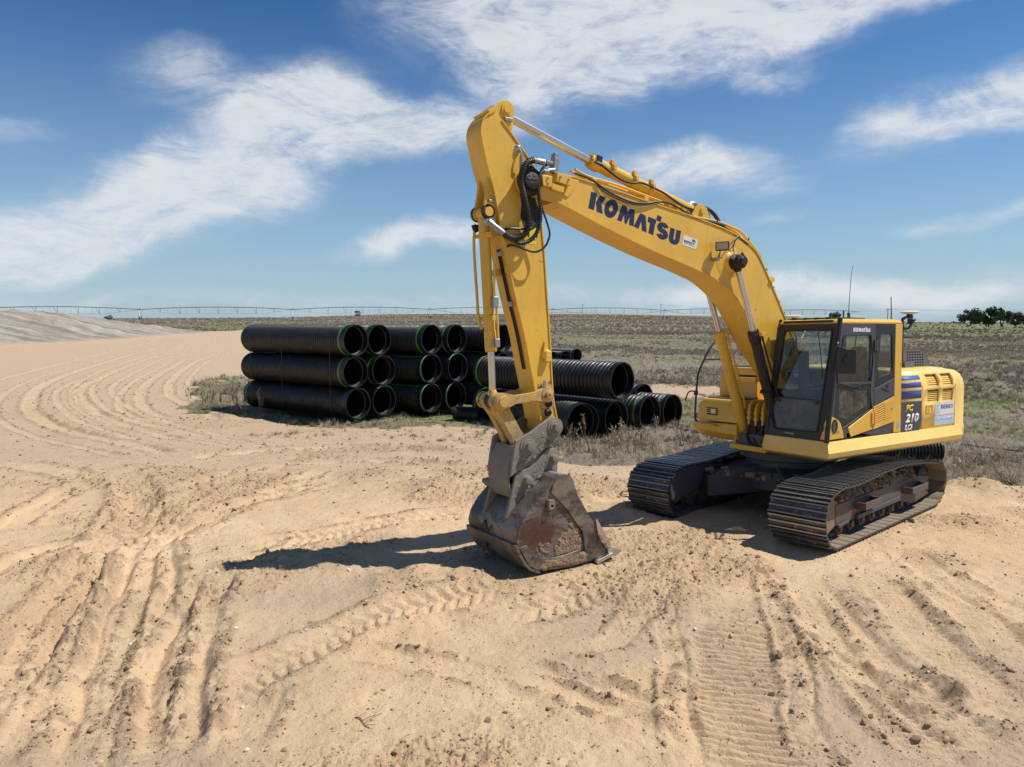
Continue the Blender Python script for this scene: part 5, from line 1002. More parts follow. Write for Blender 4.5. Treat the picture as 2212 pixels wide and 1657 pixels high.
# --- arm cylinder
ac = cylinder('arm_cylinder', (2.20,4.545), (4.10,5.035), (5.43,5.425), .082, .049, M_YEL, M_CHROME, hd=1.22, y=0)
for t in (.47,.63,.83):
    a = Vector((2.20,0,4.545)); g = Vector((4.10,0,5.035)); d = (g-a).normalized(); p = a.lerp(g, t)
    up('cylinder_band', MB().lathe(p-d*.02, p+d*.02, [(0,.089),(.04,.089)], 22), M_YEL2, ac)
    for y, dz in ((.06,.085),(.10,.015)): up('band_lug', MB().box(p.x-.025,p.x+.025,y-.025,y+.03,p.z+dz-.03,p.z+dz+.035), M_YEL2, ac, bevel=.005)
up('cylinder_port', MB().obox((4.02,.09,5.03),(.968,0,.25),(0,1,0),(-.25,0,.968),.04,.02,.055).cyl((4.06,.10,5.0),(3.98,.12,4.97),.018,8), M_BLACK, ac)
up('cylinder_bracket', MB().prism([(2.0,4.37),(2.42,4.44),(2.32,4.60),(2.20,4.65),(2.10,4.60)], .095, .135, XZ).prism([(2.0,4.37),(2.42,4.44),(2.32,4.60),(2.20,4.65),(2.10,4.60)], -.135, -.095, XZ).cyl((2.2,-.16,4.55),(2.2,.16,4.55),.045,14), M_YEL2, boom, bevel=.006)
for x, y in ((2.40,.10),(2.08,.1),(1.95,.05)): up('hose_connector', MB().cyl((x,y,4.44),(x+.05,y,4.54),.026,8).box(x-.03,x+.03,y-.03,y+.03,4.40,4.46), M_FIT, boom)
# --- arm
AL = [(5.638,5.396),(5.665,5.335),(5.717,5.293),(5.765,5.205),(5.778,5.123),(5.767,5.044),(5.727,4.878),(5.681,4.712),(5.634,4.574),(5.587,4.385),(5.529,4.069),(5.457,3.792),(5.323,3.25),(5.198,2.802),(5.123,2.444),(5.055,2.154),(4.975,1.782)]
AR = [(4.738,1.76),(4.786,1.95),(4.808,2.097),(4.829,2.394),(4.841,2.624),(4.867,3.009),(4.892,3.304),(4.923,3.737),(4.942,3.93),(4.961,4.09),(4.985,4.42),(5.0,4.60),(5.045,4.76),(5.133,4.881),(5.259,5.022),(5.408,5.177),(5.518,5.283)]
AP = (4.855, 1.705)
arc = [(AP[0]+.125*math.cos(R(a)), AP[1]+.125*math.sin(R(a))) for a in (15,-15,-45,-75,-105,-135,-165,165)]
AW = .155
arm = up('arm', MB().prism(AL + arc + AR, -AW, AW, XZ), M_YEL2, bevel=.006, sharp=25)
up('front_flange', MB().strip(smooth2(AL[1:]), .016, -AW-.016, AW+.016), M_YEL2, arm)
up('rear_flange', MB().strip(smooth2(AR), .016, -AW-.012, AW+.012), M_YEL2, arm)
bl_ = [(5.638,5.40),(5.52,5.285),(5.355,5.20),(5.325,5.33),(5.32,5.44)] + [(5.43+.11*math.cos(R(a)), 5.425+.11*math.sin(R(a))) for a in range(170, 30, -20)] + [(5.56,5.46)]
for s in (1,-1): up('rod_bracket', MB().prism(bl_, s*.085, s*.135, XZ), M_YEL2, arm, bevel=.006)
up('rod_pin', MB().cyl((5.43,-.16,5.425),(5.43,.155,5.425),.072,20).cyl((5.43,.155,5.425),(5.43,.165,5.425),.045,14), M_YEL2, arm); up('pin_lock', MB().box(5.36,5.47,.135,.17,5.29,5.33), M_FIT, arm, bevel=.006)
up('top_cap', MB().prism([(5.60,5.44),(5.70,5.37),(5.67,5.32),(5.58,5.39)], -.17, .17, XZ).prism([(5.52,5.48),(5.60,5.45),(5.58,5.39),(5.5,5.42)], -.13, .13, XZ), M_YEL2, arm, bevel=.006)
# bucket cylinder bracket on the arm's front
bb = [(5.60,4.62),(5.55,4.15),(5.62,4.13)] + [(5.675+.085*math.cos(R(a)), 4.24+.085*math.sin(R(a))) for a in range(-110, 60, 20)] + [(5.70,4.45),(5.67,4.66)]
for s in (1,-1): up('cylinder_bracket', MB().prism(bb, s*.075, s*.12, XZ), M_YEL2, arm, bevel=.006)
up('bracket_pin', MB().cyl((5.675,-.15,4.24),(5.675,.145,4.24),.055,16), M_YEL2, arm); up('bracket_grease', MB().lathe((5.675,-.15,4.24),(5.675,-.10,4.24),[(0,.09),(.05,.095)],18).lathe((5.675,.095,4.24),(5.675,.125,4.24),[(0,.088),(.03,.085)],18), M_GREASE, arm); up('pin_lock', MB().box(5.60,5.68,.12,.15,4.345,4.375), M_FIT, arm, bevel=.005)
up('grease_stain', MB().prism([(5.06,4.48),(4.99,4.30),(4.985,4.16),(5.02,3.98),(5.12,3.95),(5.20,4.06),(5.26,4.22),(5.24,4.36),(5.28,4.55),(5.15,4.75)], AW, AW+.0015, XZ), M_GREASE, arm)
up('warning_sticker', MB().prism(rrect(5.135,5.04,3.90,4.10,.005,1), AW, AW+.0025, XZ), M_SIGN, arm); up('warning_print', MB().prism([(5.125,3.925),(5.10,3.925),(5.10,3.985),(5.125,3.985)], AW+.003, AW+.004, XZ, holes=[[(5.121,3.93),(5.104,3.93),(5.104,3.98),(5.121,3.98)]]).prism([(5.075,3.94),(5.05,3.95),(5.05,3.975),(5.075,3.96)], AW+.003, AW+.004, XZ), M_INK, arm)
up('side_boss', MB().lathe((4.90,AW,2.585),(4.90,.215,2.60),[(0,.075),(.015,.07),(.05,.05),(.062,.045)],14).prism([(4.945,2.50),(4.865,2.50),(4.855,2.62),(4.935,2.63)], AW+.02, .22, XZ).prism([(4.90,2.58),(4.96,2.60),(4.935,2.74),(4.92,2.74)], AW, AW+.035, XZ), M_YEL, arm, bevel=.008)
up('band_plate', MB().prism([(5.02,2.235),(4.818,2.262),(4.805,2.10),(4.79,1.95),(4.95,1.80),(4.985,1.95)], AW, AW+.010, XZ), M_YEL3, arm, bevel=.004)
fxn = lambda z: float(np.interp(z, [p[1] for p in AL[::-1]], [p[0] for p in AL[::-1]]))+.028
up('arm_hose', MB().tube([(fxn(z), y, z) for x, y, z in D['armline'][1:]], .012, 6, 4), M_RUB, arm); up('arm_hose', MB().tube([(fxn(z), y-.035, z) for x, y, z in D['armline'][1:]], .012, 6, 4), M_RUB, arm)
for x, z in ((5.46,3.78),(5.325,3.19)): up('hose_clip', MB().box(x-.01,x+.035,-.0,.10,z-.03,z+.03), M_FIT, arm, bevel=.005)
up('pipe_tab', MB().box(5.41,5.45,.10,.15,3.55,3.64).box(5.43,5.52,-.07,-.02,3.52,3.60), M_YEL2, arm, bevel=.006)
up('grease_nipple', MB().tube([(5.28,.155,4.98),(5.28,.21,4.96),(5.28,.22,4.88),(5.28,.20,4.80)],.012,6,3).lathe((5.29,.155,4.995),(5.29,.20,4.995),[(0,.05),(.03,.035),(.04,.02)],12).box(5.22,5.245,.16,.172,4.74,4.95), M_FIT, arm)
for k, r in (('h1',.036),('h2',.025)):
    P = catmull(D[k], 10); mb = MB(); mb.tube(D[k], r*.86, 9, 6)
    if k == 'h1' or k == 'h2':     # spiral guard round the hose
        L_ = 0; 
        for i in range(1, len(P)):
            L_ += (P[i]-P[i-1]).length
            if L_ > .021:
                L_ = 0; d = (P[i]-P[i-1]).normalized(); mb.lathe(P[i]-d*.006, P[i]+d*.006, [(0,r*.88),(.004,r*1.06),(.008,r*1.06),(.012,r*.88)], 9, False)
    up('arm_hose', mb, M_RUB, boom)
for k, r in (('h3',.013),('h3b',.013),('h4',.014)): up('arm_hose', MB().tube(D[k], r, 6, 5), M_RUB, boom)
up('hose_ferrule', MB().tube(D['h1'][-3:], .038, 8, 3).obox((5.66,.10,4.13),(1,0,-.3),(0,1,0),(.3,0,1),.05,.06,.035), M_FIT, boom); up('hose_ferrule', MB().tube(D['h2'][-3:], .024, 8, 3), M_FIT, boom); up('hose_ferrule', MB().tube(D['h1'][:3], .037, 8, 3), M_FIT, boom); up('hose_ferrule', MB().tube(D['h2'][:2], .025, 8, 2), M_FIT, boom)
# --- bucket cylinder, links
LK = (5.565, 2.045)
bc = cylinder('bucket_cylinder', (5.675,4.24), (5.585,2.645), LK, .066, .041, M_YEL2, M_CHROME, hd=1.10, y=0, glandlen=.22)
up('cylinder_pipe', MB().tube([(5.72,-.10,4.06),(5.735,-.115,3.98),(5.73,-.12,3.75),(5.70,-.12,3.3),(5.685,-.11,3.0),(5.66,-.075,2.9)], .018, 7, 3), M_YEL2, bc); up('cylinder_pipe', MB().tube([(5.50,.12,3.97),(5.57,.11,3.96),(5.60,.10,3.86),(5.59,.10,3.6),(5.585,.09,3.35),(5.56,.095,3.1),(5.545,.10,2.75)], .016, 7, 3), M_YEL2, bc)
for z in (3.98, 3.02): p = 5.675-(4.24-z)*.0564; up('cylinder_band', MB().lathe((p,0,z-.03),(p,0,z+.03),[(0,.072),(.06,.072)],20).box(p-.02,p+.03,.05,.13,z-.03,z+.03).box(p-.02,p+.06,-.13,-.05,z-.02,z+.02), M_YEL2, bc, bevel=.004)
up('cylinder_valve', MB().box(5.55,5.62,.07,.13,3.14,3.27).box(5.55,5.62,.02,.10,2.69,2.75).box(5.54,5.60,.09,.14,2.68,2.78), M_FIT, bc, bevel=.008); up('port_grease', MB().lump((5.725,-.10,4.07),.05,(1,1,1.2),3,.3,1), M_GREASE, bc)
TA = (4.925, 2.10)
def link(p, q, r0, r1, w, n=10):
    p = Vector(p); q = Vector(q); d = (q-p).normalized(); nrm = Vector((-d.y, d.x)); a = math.atan2(d.y, d.x); P = []
    for i in range(n+1): t = a+math.pi/2+math.pi*i/n; P.append((p.x+r0*math.cos(t), p.y+r0*math.sin(t)))
    l = (q-p).length
    P.append(tuple(p+d*(l*.28)-nrm*w)); P.append(tuple(p+d*(l*.72)-nrm*w))
    for i in range(n+1): t = a-math.pi/2+math.pi*i/n; P.append((q.x+r1*math.cos(t), q.y+r1*math.sin(t)))
    P.append(tuple(p+d*(l*.72)+nrm*w)); P.append(tuple(p+d*(l*.28)+nrm*w)); return P
for s in (1,-1):
    tl = up('tilt_link', MB().prism(link(TA, LK, .10, .105, .052), s*.175, s*.225, XZ), M_YEL3, bevel=.008)
    up('link_pin', MB().lathe((LK[0],s*.215,LK[1]),(LK[0],s*.262,LK[1]),[(0,.092),(.02,.09),(.025,.066),(.046,.06)],20), M_YEL3, tl); up('link_pin', MB().lathe((TA[0],s*.215,TA[1]),(TA[0],s*.28,TA[1]),[(0,.085),(.02,.085),(.025,.05),(.06,.05),(.065,.04)],20), M_YEL3, tl)
up('pin_nut', MB().cyl((4.955,.20,2.21),(4.95,.20,2.27),.020,6).cyl((4.958,.20,2.19),(4.955,.20,2.215),.028,6), M_FIT, tl)
for z in (1.985, 1.875): up('plug', MB().lathe((4.875-(1.985-z)*-.1,AW+.008,z),(4.875-(1.985-z)*-.1,AW+.055,z),[(0,.05),(.03,.045),(.045,.03),(.046,.018),(.03,.016)],12), M_GREASE, arm)
LC = (5.25, 1.505)
bk = up('bucket_link', MB().prism(link(LK, LC, .10, .10, .075), .055, .15, XZ).prism(link(LK, LC, .10, .10, .075), -.15, -.055, XZ).prism(link((5.52,1.93),(5.30,1.61),.06,.06,.045), -.06, .06, XZ), M_YEL3, bevel=.015, seg=3)
up('link_hub', MB().cyl((LK[0],-.17,LK[1]),(LK[0],.17,LK[1]),.09,20).cyl((LC[0],-.22,LC[1]),(LC[0],.22,LC[1]),.085,20), M_GREASE, bk)
# --- quick coupler
CL = [(5.42,1.585),(5.345,1.612),(5.195,1.672),(5.03,1.768),(4.925,1.82),(4.855,1.834),(4.79,1.80),(4.752,1.73),(4.75,1.665),(4.775,1.591),(4.832,1.54),(5.09,1.397),(5.50,1.150),(5.465,1.37)]
cp = up('quick_coupler', MB().prism(CL, .225, .275, XZ).prism(CL, -.275, -.225, XZ).strip(smooth2([(5.36,1.50),(5.43,1.36),(5.475,1.20),(5.46,1.03),(5.40,.90)],3), .035, -.225, .225).prism([(4.9,1.50),(5.40,1.20),(5.38,1.12),(5.2,1.2),(4.86,1.44)], -.225, .225, XZ), M_MUDSTEEL, bevel=.012, seg=2)
for p in ((AP, .285), (LC, .285)):
    up('coupler_pin', MB().lathe((p[0][0],.27,p[0][1]),(p[0][0],.37,p[0][1]),[(0,.115),(.018,.112),(.02,.085),(.035,.08),(.036,.058),(.09,.055),(.092,.045)],20), M_MUDSTEEL, cp)
up('coupler_bore', MB().cyl((4.945,.272,1.535),(4.945,.282,1.535),.026,12), M_STEEL, cp); up('coupler_plug', MB().cyl((5.36,.272,1.27),(5.36,.283,1.27),.045,14), M_MUDSTEEL, cp)
up('coupler_bar', MB().cyl((5.44,-.36,1.0),(5.44,.20,1.0),.055,14).cyl((5.44,-.44,1.0),(5.44,-.34,1.0),.035,10), M_MUDSTEEL, cp)
# --- bucket
EL = [(5.24,1.232),(5.109,1.293),(5.03,1.385),(4.968,1.438),(4.917,1.446),(4.85,1.432),(4.812,1.392),(4.800,1.296),(4.815,1.14),(4.90,1.0),(5.30,.78),(5.565,.66),(5.545,.72),(5.42,1.16),(5.385,1.205)]
SP_ = [(5.119,1.068),(5.055,1.147),(4.985,1.178),(4.926,1.182),(4.868,1.165),(4.829,1.125),(4.808,1.07),(4.796,1.022),(4.753,.919),(4.574,.627),(4.483,.524),(4.25,.23),(4.22,.13),(4.483,.072),(4.80,.052),(5.07,.060),(5.30,.095),(5.42,.15),(5.52,.27),(5.58,.38),(5.607,.5),(5.573,.621),(5.461,.776),(5.276,.94)]
PATCH = tuple(M_SW @ Vector((5.33, .56, .52))); rust_patch()
bu = up('bucket', MB().strip(smooth2([(4.86,1.10),(4.90,1.16),(4.985,1.178),(5.055,1.147),(5.119,1.068),(5.276,.94),(5.461,.776),(5.573,.621),(5.607,.5),(5.58,.38),(5.52,.27),(5.42,.15),(5.30,.095),(5.07,.062),(4.80,.055),(4.48,.075),(4.24,.125)],4), -.024, -.55, .55), M_STEEL, sharp=50)
BH = .55
up('side_plate', MB().prism(SP_, BH-.012, BH+.016, XZ), M_RUST, bu, bevel=.004); up('side_plate', MB().prism(SP_, -BH-.016, -BH+.012, XZ), M_RUST, bu, bevel=.004)
up('side_edge_plate', MB().prism([(5.119,1.068),(5.055,1.147),(4.985,1.178),(4.926,1.182),(4.868,1.165),(4.829,1.125),(4.808,1.07),(4.796,1.022),(4.753,.919),(4.574,.627),(4.483,.524),(4.662,.435),(4.905,.75),(5.138,.99)], BH+.016, BH+.044, XZ), M_STEEL, bu, bevel=.004)
up('side_cutter', MB().prism([(4.515,.537),(4.495,.57),(4.45,.52),(4.249,.223),(4.245,.149),(4.44,.10),(4.618,.12),(4.64,.232),(4.662,.406),(4.690,.445)], BH+.016, BH+.040, XZ), M_STEEL, bu, bevel=.005); up('side_cutter', MB().prism([(4.515,.537),(4.249,.223),(4.245,.149),(4.618,.12),(4.66,.42)], -BH-.045, -BH-.016, XZ), M_STEEL, bu, bevel=.005)
up('cutter_blade', MB().prism([(4.49,.575),(4.475,.60),(4.25,.235),(4.30,.20),(4.40,.29),(4.455,.40)], BH+.042, BH+.062, XZ), M_SILVER, bu, bevel=.003)
up('wear_plate', MB().prism([(5.585,.405),(5.49,.424),(5.43,.36),(5.38,.295),(5.318,.258),(5.22,.225),(5.109,.212),(4.90,.222),(4.75,.245),(4.70,.235),(4.618,.118),(4.829,.062),(5.099,.072),(5.35,.11),(5.452,.175)], BH+.016, BH+.042, XZ), M_STEEL, bu, bevel=.005)
up('heel_strip', MB().strip(smooth2([(5.605,.44),(5.585,.375),(5.525,.265),(5.425,.145),(5.30,.09)],4), .030, -BH-.02, BH+.045), M_STEEL, bu)
up('lifting_lug', MB().prism([(5.19,.91),(5.11,.905),(5.10,.83),(5.15,.79),(5.195,.80)], BH+.016, BH+.075, XZ, holes=[[(5.165,.85),(5.13,.85),(5.13,.82),(5.165,.82)]]), M_MUDSTEEL, bu, bevel=.006)
up('torque_tube', MB().cyl((4.955,-BH,1.10),(4.955,BH+.01,1.10),.085,26), M_MUDSTEEL, bu)
for s in (1,-1):
    e = up('bucket_ear', MB().prism(EL, s*.215, s*.265, XZ), M_MUDSTEEL, bu, bevel=.010)
for p in ((4.885,1.325),(5.27,1.10)): up('ear_pin', MB().lathe((p[0],.26,p[1]),(p[0],.36,p[1]),[(0,.085),(.008,.083),(.01,.055),(.085,.052),(.09,.042)],18), M_MUDSTEEL, bu)
up('ear_weld_pads', MB().obox((5.14,.275,1.05),(.9,0,-.42),(0,1,0),(.42,0,.9),.055,.010,.016).obox((5.07,.275,1.13),(.9,0,-.42),(0,1,0),(.42,0,.9),.055,.010,.012).obox((5.045,.272,1.09),(.42,0,.9),(0,1,0),(.9,0,-.42),.04,.008,.008), M_MUDSTEEL, bu, bevel=.006)
up('back_hole_plate', MB().prism([(0,0),(0,0),(0,0)][:0] or [(.08,.42),(-.03,.52),(-.12,.44),(-.10,.28),(-.02,.18),(.02,.30),(.14,.50)], 0, .02, lambda y, z, t: (5.59+.01*math.sin(z*3)-.12*abs(z-.45)+t, y-.12, z+.06)), M_GREASE, bu)
for k in range(5):
    y = -.50+k*.25+ (.06 if k == 4 else 0); up('tooth', MB().ring([[(4.30,y-.055,.10),(4.30,y+.055,.10),(4.30,y+.055,.185),(4.30,y-.055,.185)],[(4.20,y-.055,.10),(4.20,y+.055,.10),(4.20,y+.055,.185),(4.20,y-.055,.185)],[(4.08,y-.045,.118),(4.08,y+.045,.118),(4.08,y+.045,.140),(4.08,y-.045,.140)]]), M_SILVER, bu, bevel=.006)
up('cutter_shoe', MB().prism([(4.50,.085),(4.25,.150),(4.215,.125),(4.49,.035)], BH+.03, BH+.10, XZ), M_SILVER, bu, bevel=.010)
mb = MB()
for k in range(130):
    u, v = random.random(), random.random(); x = 4.72+.34*u; zmax = .62-1.2*abs(x-4.84); z = .25+max(.03, zmax-.25)*v*v
    mb.lump((x+.0, BH+.018, z), random.uniform(.010,.034), (1.2,.45,1), k, .4, 2)
for k in range(110): 
    t = random.random(); mb.lump((4.66+.62*t, BH+.042, .11+.07*random.random()), random.uniform(.010,.034), (1.5,.45,1), 100+k, .4, 2)
for k in range(22): mb.lump((random.uniform(5.15,5.35), BH+.018, random.uniform(.28,.40)), random.uniform(.008,.022), (1.2,.5,1), 200+k, .35, 1)
for k in range(18): t = random.random(); mb.lump((4.45-.15*t, BH+.06, .42-.22*t), random.uniform(.015,.03), (1,.5,1), 300+k, .35, 1)
up('stuck_soil', mb, M_MUD, bu)['kind'] = 'stuff'
mb = MB(); 
for k in range(420):     # clods of mud stuck to coupler and ears
    if k < 260:
        x = random.uniform(4.80, 5.42); zc = 1.70-.62*(x-4.82)-.02; z = zc+random.uniform(-.16,.10); 
    else:
        x = random.uniform(4.85, 5.42); z = 1.33-.55*(x-4.85)+random.uniform(-.22,.05)
    ins = inpoly(np.array([x]), np.array([z]), CL if k < 260 else EL)[0]
    if ins: mb.lump((x, .277 if k < 260 else .267, z), random.choice((.004,.005,.006,.008,.011,.016)), (1.5,.45,1), k, .4, 1)
up('stuck_mud', mb, M_MUDSTEEL, cp)['kind'] = 'stuff'
# ------------------------------------------------------------------ plastic drainage pipes
def gz(x, y): return float(terrain(np.array([x]), np.array([y]))[0][0])
def pipe_mesh(name, Rr, Ln, pitch=.118, bell=.28, bellr=1.0, n=40):
    # axis along -x from the open end at the origin; outer wall corrugated, inner wall smooth
    mb = MB(); prof = [(0, Rr*.93), (0, Rr*bellr), (-.02, Rr*bellr), (-bell, Rr*bellr)]
    x = -bell-.01
    while x > -Ln+.14:
        prof += [(x, Rr*.915), (x-pitch*.14, Rr*.985), (x-pitch*.28, Rr), (x-pitch*.60, Rr), (x-pitch*.74, Rr*.985), (x-pitch*.88, Rr*.915)]; x -= pitch
    prof += [(x-.005, Rr*.95), (-Ln, Rr*.95), (-Ln, Rr*.86), (-.22, Rr*.86), (-.20, Rr*.93), (0, Rr*.93)]
    rg = [[(px, r*math.cos(2*math.pi*i/n), r*math.sin(2*math.pi*i/n)) for i in range(n)] for px, r in prof]
    mb.ring(rg, True, False, False); return mesh_of(name, mb, M_PIPE, 50)
def band_mesh(name, Rr, x0, x1, a0=0, a1=360, th=.006):
    mb = MB(); n = 44; rg = []
    for px, r in ((x0, Rr), (x0, Rr+th), (x1, Rr+th), (x1, Rr)): rg.append([(px, r*math.cos(R(a0+(a1-a0)*i/n)), r*math.sin(R(a0+(a1-a0)*i/n))) for i in range(n+1)])
    mb.ring(rg, False, False, False); return mb
PM = {1.05: pipe_mesh('pipe_wall', .525, 6.1), 1.10: pipe_mesh('pipe_wall', .55, 6.1, .15, .16)}
def bands(Rr):
    return dict(green=mesh_of('green_band', band_mesh('b', Rr, -.285, -.235), M_GREEN), teal=mesh_of('end_wrap', band_mesh('b', Rr*1.002, -.05, -.005, 10, 200, .003), M_TEAL), far=mesh_of('green_band', band_mesh('b', Rr, -5.93, -5.87), M_GREEN))
BD = {1.05: bands(.525), 1.10: bands(.55)}
line_me = mesh_of('green_line', MB().obox((-3.0, .0, .5255), (1,0,0),(0,1,0),(0,0,1),2.85,.012,.004), M_GREEN)
def pipe(x, y, z, d, Dm, label, marks, group, roll=0, rename='drainage_pipe'):
    o = bpy.data.objects.new(rename, PM[Dm]); COL.objects.link(o)
    o.location = (x, y, z); o.rotation_mode = 'XYZ'
    v = Vector((-d[0], -d[1], d[2] if len(d) > 2 else 0)); o.rotation_euler = (R(roll), -math.atan2(v.z, math.hypot(v.x, v.y)), math.atan2(v.y, v.x))
    tag(o, label, 'pipe', group)
    for k in marks:
        me = line_me if k == 'line' else BD[Dm][k]
        c = bpy.data.objects.new({'green':'green_band','teal':'end_wrap','far':'green_band','line':'green_line'}[k], me); COL.objects.link(c); c.parent = o
    return o
F_ = 2911.2; CPIT = .07967
def at_px(px, py, y):      # a point on the sight line through a traced pixel, at depth y
    u = (px-2048)/F_; v = (1534.5-py)/F_; c, s = math.cos(CPIT), math.sin(CPIT); dr = Vector((u, c+v*s, -s+v*c)); return Vector((0,0,2.9595)) + dr*(y/dr.y)
DA = (-.78, .626)
def col_positions(pts, y0): return [at_px(px, py, y0) for px, py in pts]
G1 = 'black corrugated pipes in the tall stack'
names = ['top', 'middle', 'bottom']
cols = [('first (leftmost) column of the tall pipe stack', [(1423.8,1364),(1423.2,1491),(1433,1612)], 24.0, [['green'],['green'],['teal','far']]),
        ('second column of the tall pipe stack', [(1519,1355.8),(1536,1476.6),(1538,1597)], 24.95, [['green'],['green'],['teal']]),
        ('third column of the tall pipe stack', [(1727.7,1355.2),(1726,1474.3),(1726.3,1592)], 25.85, [['green'],['teal','line'],['teal','line']]),
        ('fourth column of the tall pipe stack', [(1827.7,1353.8),(1832,1470),(1826,1584)], 26.6, [['green'],['teal'],['teal']]),
        ('fifth pipe column, behind the arm', [(2015.8,1355.2),(2012,1474),(2012,1590)], 27.4, [['line'],['teal'],['teal']])]
for cname, pts, y0, mk in cols:
    for k, (px, py) in enumerate(pts):
        p = at_px(px, py, y0)
        pipe(p.x, p.y, (2.47,1.42,.37)[k]-.0*k, DA, 1.05, f'black corrugated pipe, {names[k]} of the {cname}', mk[k], G1, roll=random.uniform(0,360) if 'line' not in mk[k] else 35)
DB = (-.68, .733)
G2 = 'black corrugated pipes in the low pile behind the bucket'
for lab, px, py, y0, mk, roll in (('long black corrugated pipe lying on top of the low pile behind the excavator arm', 2490.8, 1524.3, 20.9, ['far'], 0),
   ('dusty black pipe at the low pile\'s front, its mouth right of the coupler', 2333, 1688, 20.7, ['far','line'], -62),
   ('black pipe with a pale collar below the top pipe of the low pile', 2467, 1675, 21.5, ['far'], 0),
   ('black pipe with a green band, third along the ground in the low pile', 2601, 1653, 22.9, ['green'], 0),
   ('black pipe with a green band at the right end of the low pile', 2691, 1645, 23.7, ['green'], 0)):
    p = at_px(px, py, y0); o = pipe(p.x, p.y, p.z, (-.47,.883) if 'line' in mk else DB, 1.10, lab, mk, G2, roll)
p = at_px(2575, 1600, 24.6); pipe(p.x, p.y, p.z, DB, 1.10, 'black pipe mostly hidden behind the top pipe of the low pile', [], G2)
G3 = 'black corrugated pipes lying far off in the dry grass'
for lab, px, py, mk in (('farthest left of the three distant black pipes in the grass, half behind the arm', 2212, 1432, []), ('middle one of the three distant black pipes in the grass', 2262, 1431, []), ('rightmost of the three distant black pipes in the grass, with a green band', 2309, 1421, ['green'])):
    p = at_px(px, py, 60); pipe(p.x, p.y, p.z, (-.62,.785), 1.05, lab, mk, G3)
# short offcuts
def offcut(x, y, z, d, r, ln, pitch, label):
    mb = MB(); n = 30; prof = [(0, r*.88), (0, r)]
    k = 0.0
    while k > -ln: prof += [(k-pitch*.1, r), (k-pitch*.5, r), (k-pitch*.62, r*.90), (k-pitch*.92, r*.90)]; k -= pitch
    prof += [(k, r), (k, r*.86), (-.02, r*.86), (0, r*.88)]
    mb.ring([[(px, q*math.cos(2*math.pi*i/n), q*math.sin(2*math.pi*i/n)) for i in range(n)] for px, q in prof], True, False, False)
    o = obj('pipe_offcut', mb, M_PIPE, sharp=45); o.location = (x, y, z); o.rotation_euler = (0, 0, math.atan2(-d[1], -d[0])); tag(o, label, 'pipe')
    # cut rim
    obj('cut_rim', MB().lathe((.001,0,0),(.012,0,0),[(0,r*.88),(0,r),(.01,r),(.01,r*.88)],30,False), M_PIPE, o)
y_ = 20.0
for _ in range(30):
    p = at_px(1908, 1689, y_); y_ += (p.z-gz(p.x, p.y))/.13*.7
print('offcut', p, gz(p.x,p.y)); offcut(p.x+.12, p.y+.15, gz(p.x, p.y)+.215, (-.86,.5), .225, .95, .085, 'short narrow offcut of corrugated pipe lying on the sand before the low pile')
p = at_px(3751, 1755, 16.4); offcut(p.x, p.y, gz(p.x-.8, p.y)+.27, (-1,.03), .29, 1.8, .075, 'short length of corrugated pipe on the grass behind the excavator')
# straps on the stack
ST = tag(bpy.data.objects.new('tie_strap', mesh_of('tie_strap', MB().box(-.012,.012,-.002,.002,-2.35,0), M_BLACK)), None)
n_ = Vector((-.626,-.78,0))
for i, (px, lab) in enumerate(((1126,'thin black tie strap hanging on the stacked pipes, second from the left'), (1318,'thin black tie strap on the stacked pipes nearest the green bands'), (1001,'thin black tie strap at the far left end of the stacked pipes'))):
    # where the sight line meets the front of the first column
    c0 = at_px(1423.8, 1364, 24.0); d2 = Vector((DA[0], DA[1], 0)); f0 = c0 + n_*.56
    u = (px-2048)/F_; t = (u*f0.y-f0.x)/(d2.x-u*d2.y); q = f0 + d2*t
    o = ST if i == 0 else ST.copy()
    COL.objects.link(o); o.location = (q.x, q.y, 2.45); o.rotation_euler = (0, 0, math.atan2(d2.y, d2.x)); tag(o, lab, 'strap', 'tie straps round the tall pipe stack')
# loose drain hoses in the grass on the right
for pts, lab in (([(3843,1784),(3880,1786),(3917,1792),(3990,1800),(4096,1811),(4250,1822)], 'black drain hose lying in the grass at the right, upper one'), ([(3828,1799),(3850,1810),(3882,1819),(3915,1823),(3990,1832),(4096,1834),(4260,1838)], 'black drain hose lying in the grass at the right, lower one')):
    P = []
    for px, py in pts:
        y = 16.0
        for _ in range(12): p = at_px(px, py, y); zz = gz(p.x, p.y); y = max(8, min(40, y*(2.9595-zz)/(2.9595-p.z)))
        p = at_px(px, py, y); P.append((p.x, p.y, gz(p.x, p.y)+.03))
    tag(obj('drain_hose', MB().tube(P, .022, 6, 4), M_RUB), lab, 'hose', 'drain hoses in the grass')

# ------------------------------------------------------------------ far machinery, poles, trees
def far_ground(px, y): x = (px-2048)/F_*y; return Vector((x, y, gz(x, y)))
piv = empty('irrigation_pivot', (-139.9, 275.1, 0)); tag(piv, 'long galvanised centre pivot irrigator spanning the field on the horizon', 'irrigator')
pd = Vector((math.cos(.292), math.sin(.292), 0)); pn = Vector((-pd.y, pd.x, 0)); Lsp = 55.0; O = Vector((-139.9, 275.1, 0))
def pobj(name, mb, mat, par=piv): 
    mb.v = [tuple(Vector(p)-O) for p in mb.v]; return obj(name, mb, mat, par)
def pv(i):      # tower i: base on the ground, height 3.9
    b = O + pd*(Lsp*i); z = gz(b.x, b.y); return Vector((b.x, b.y, z))
TZ = {i: 2.9595 + (1302-by)/F_*(pv(i).y) for i, by in ((-2,1279),(-1,1279),(0,1279),(1,1277),(2,1274),(3,1273),(4,1275),(5,1277),(6,1278))}
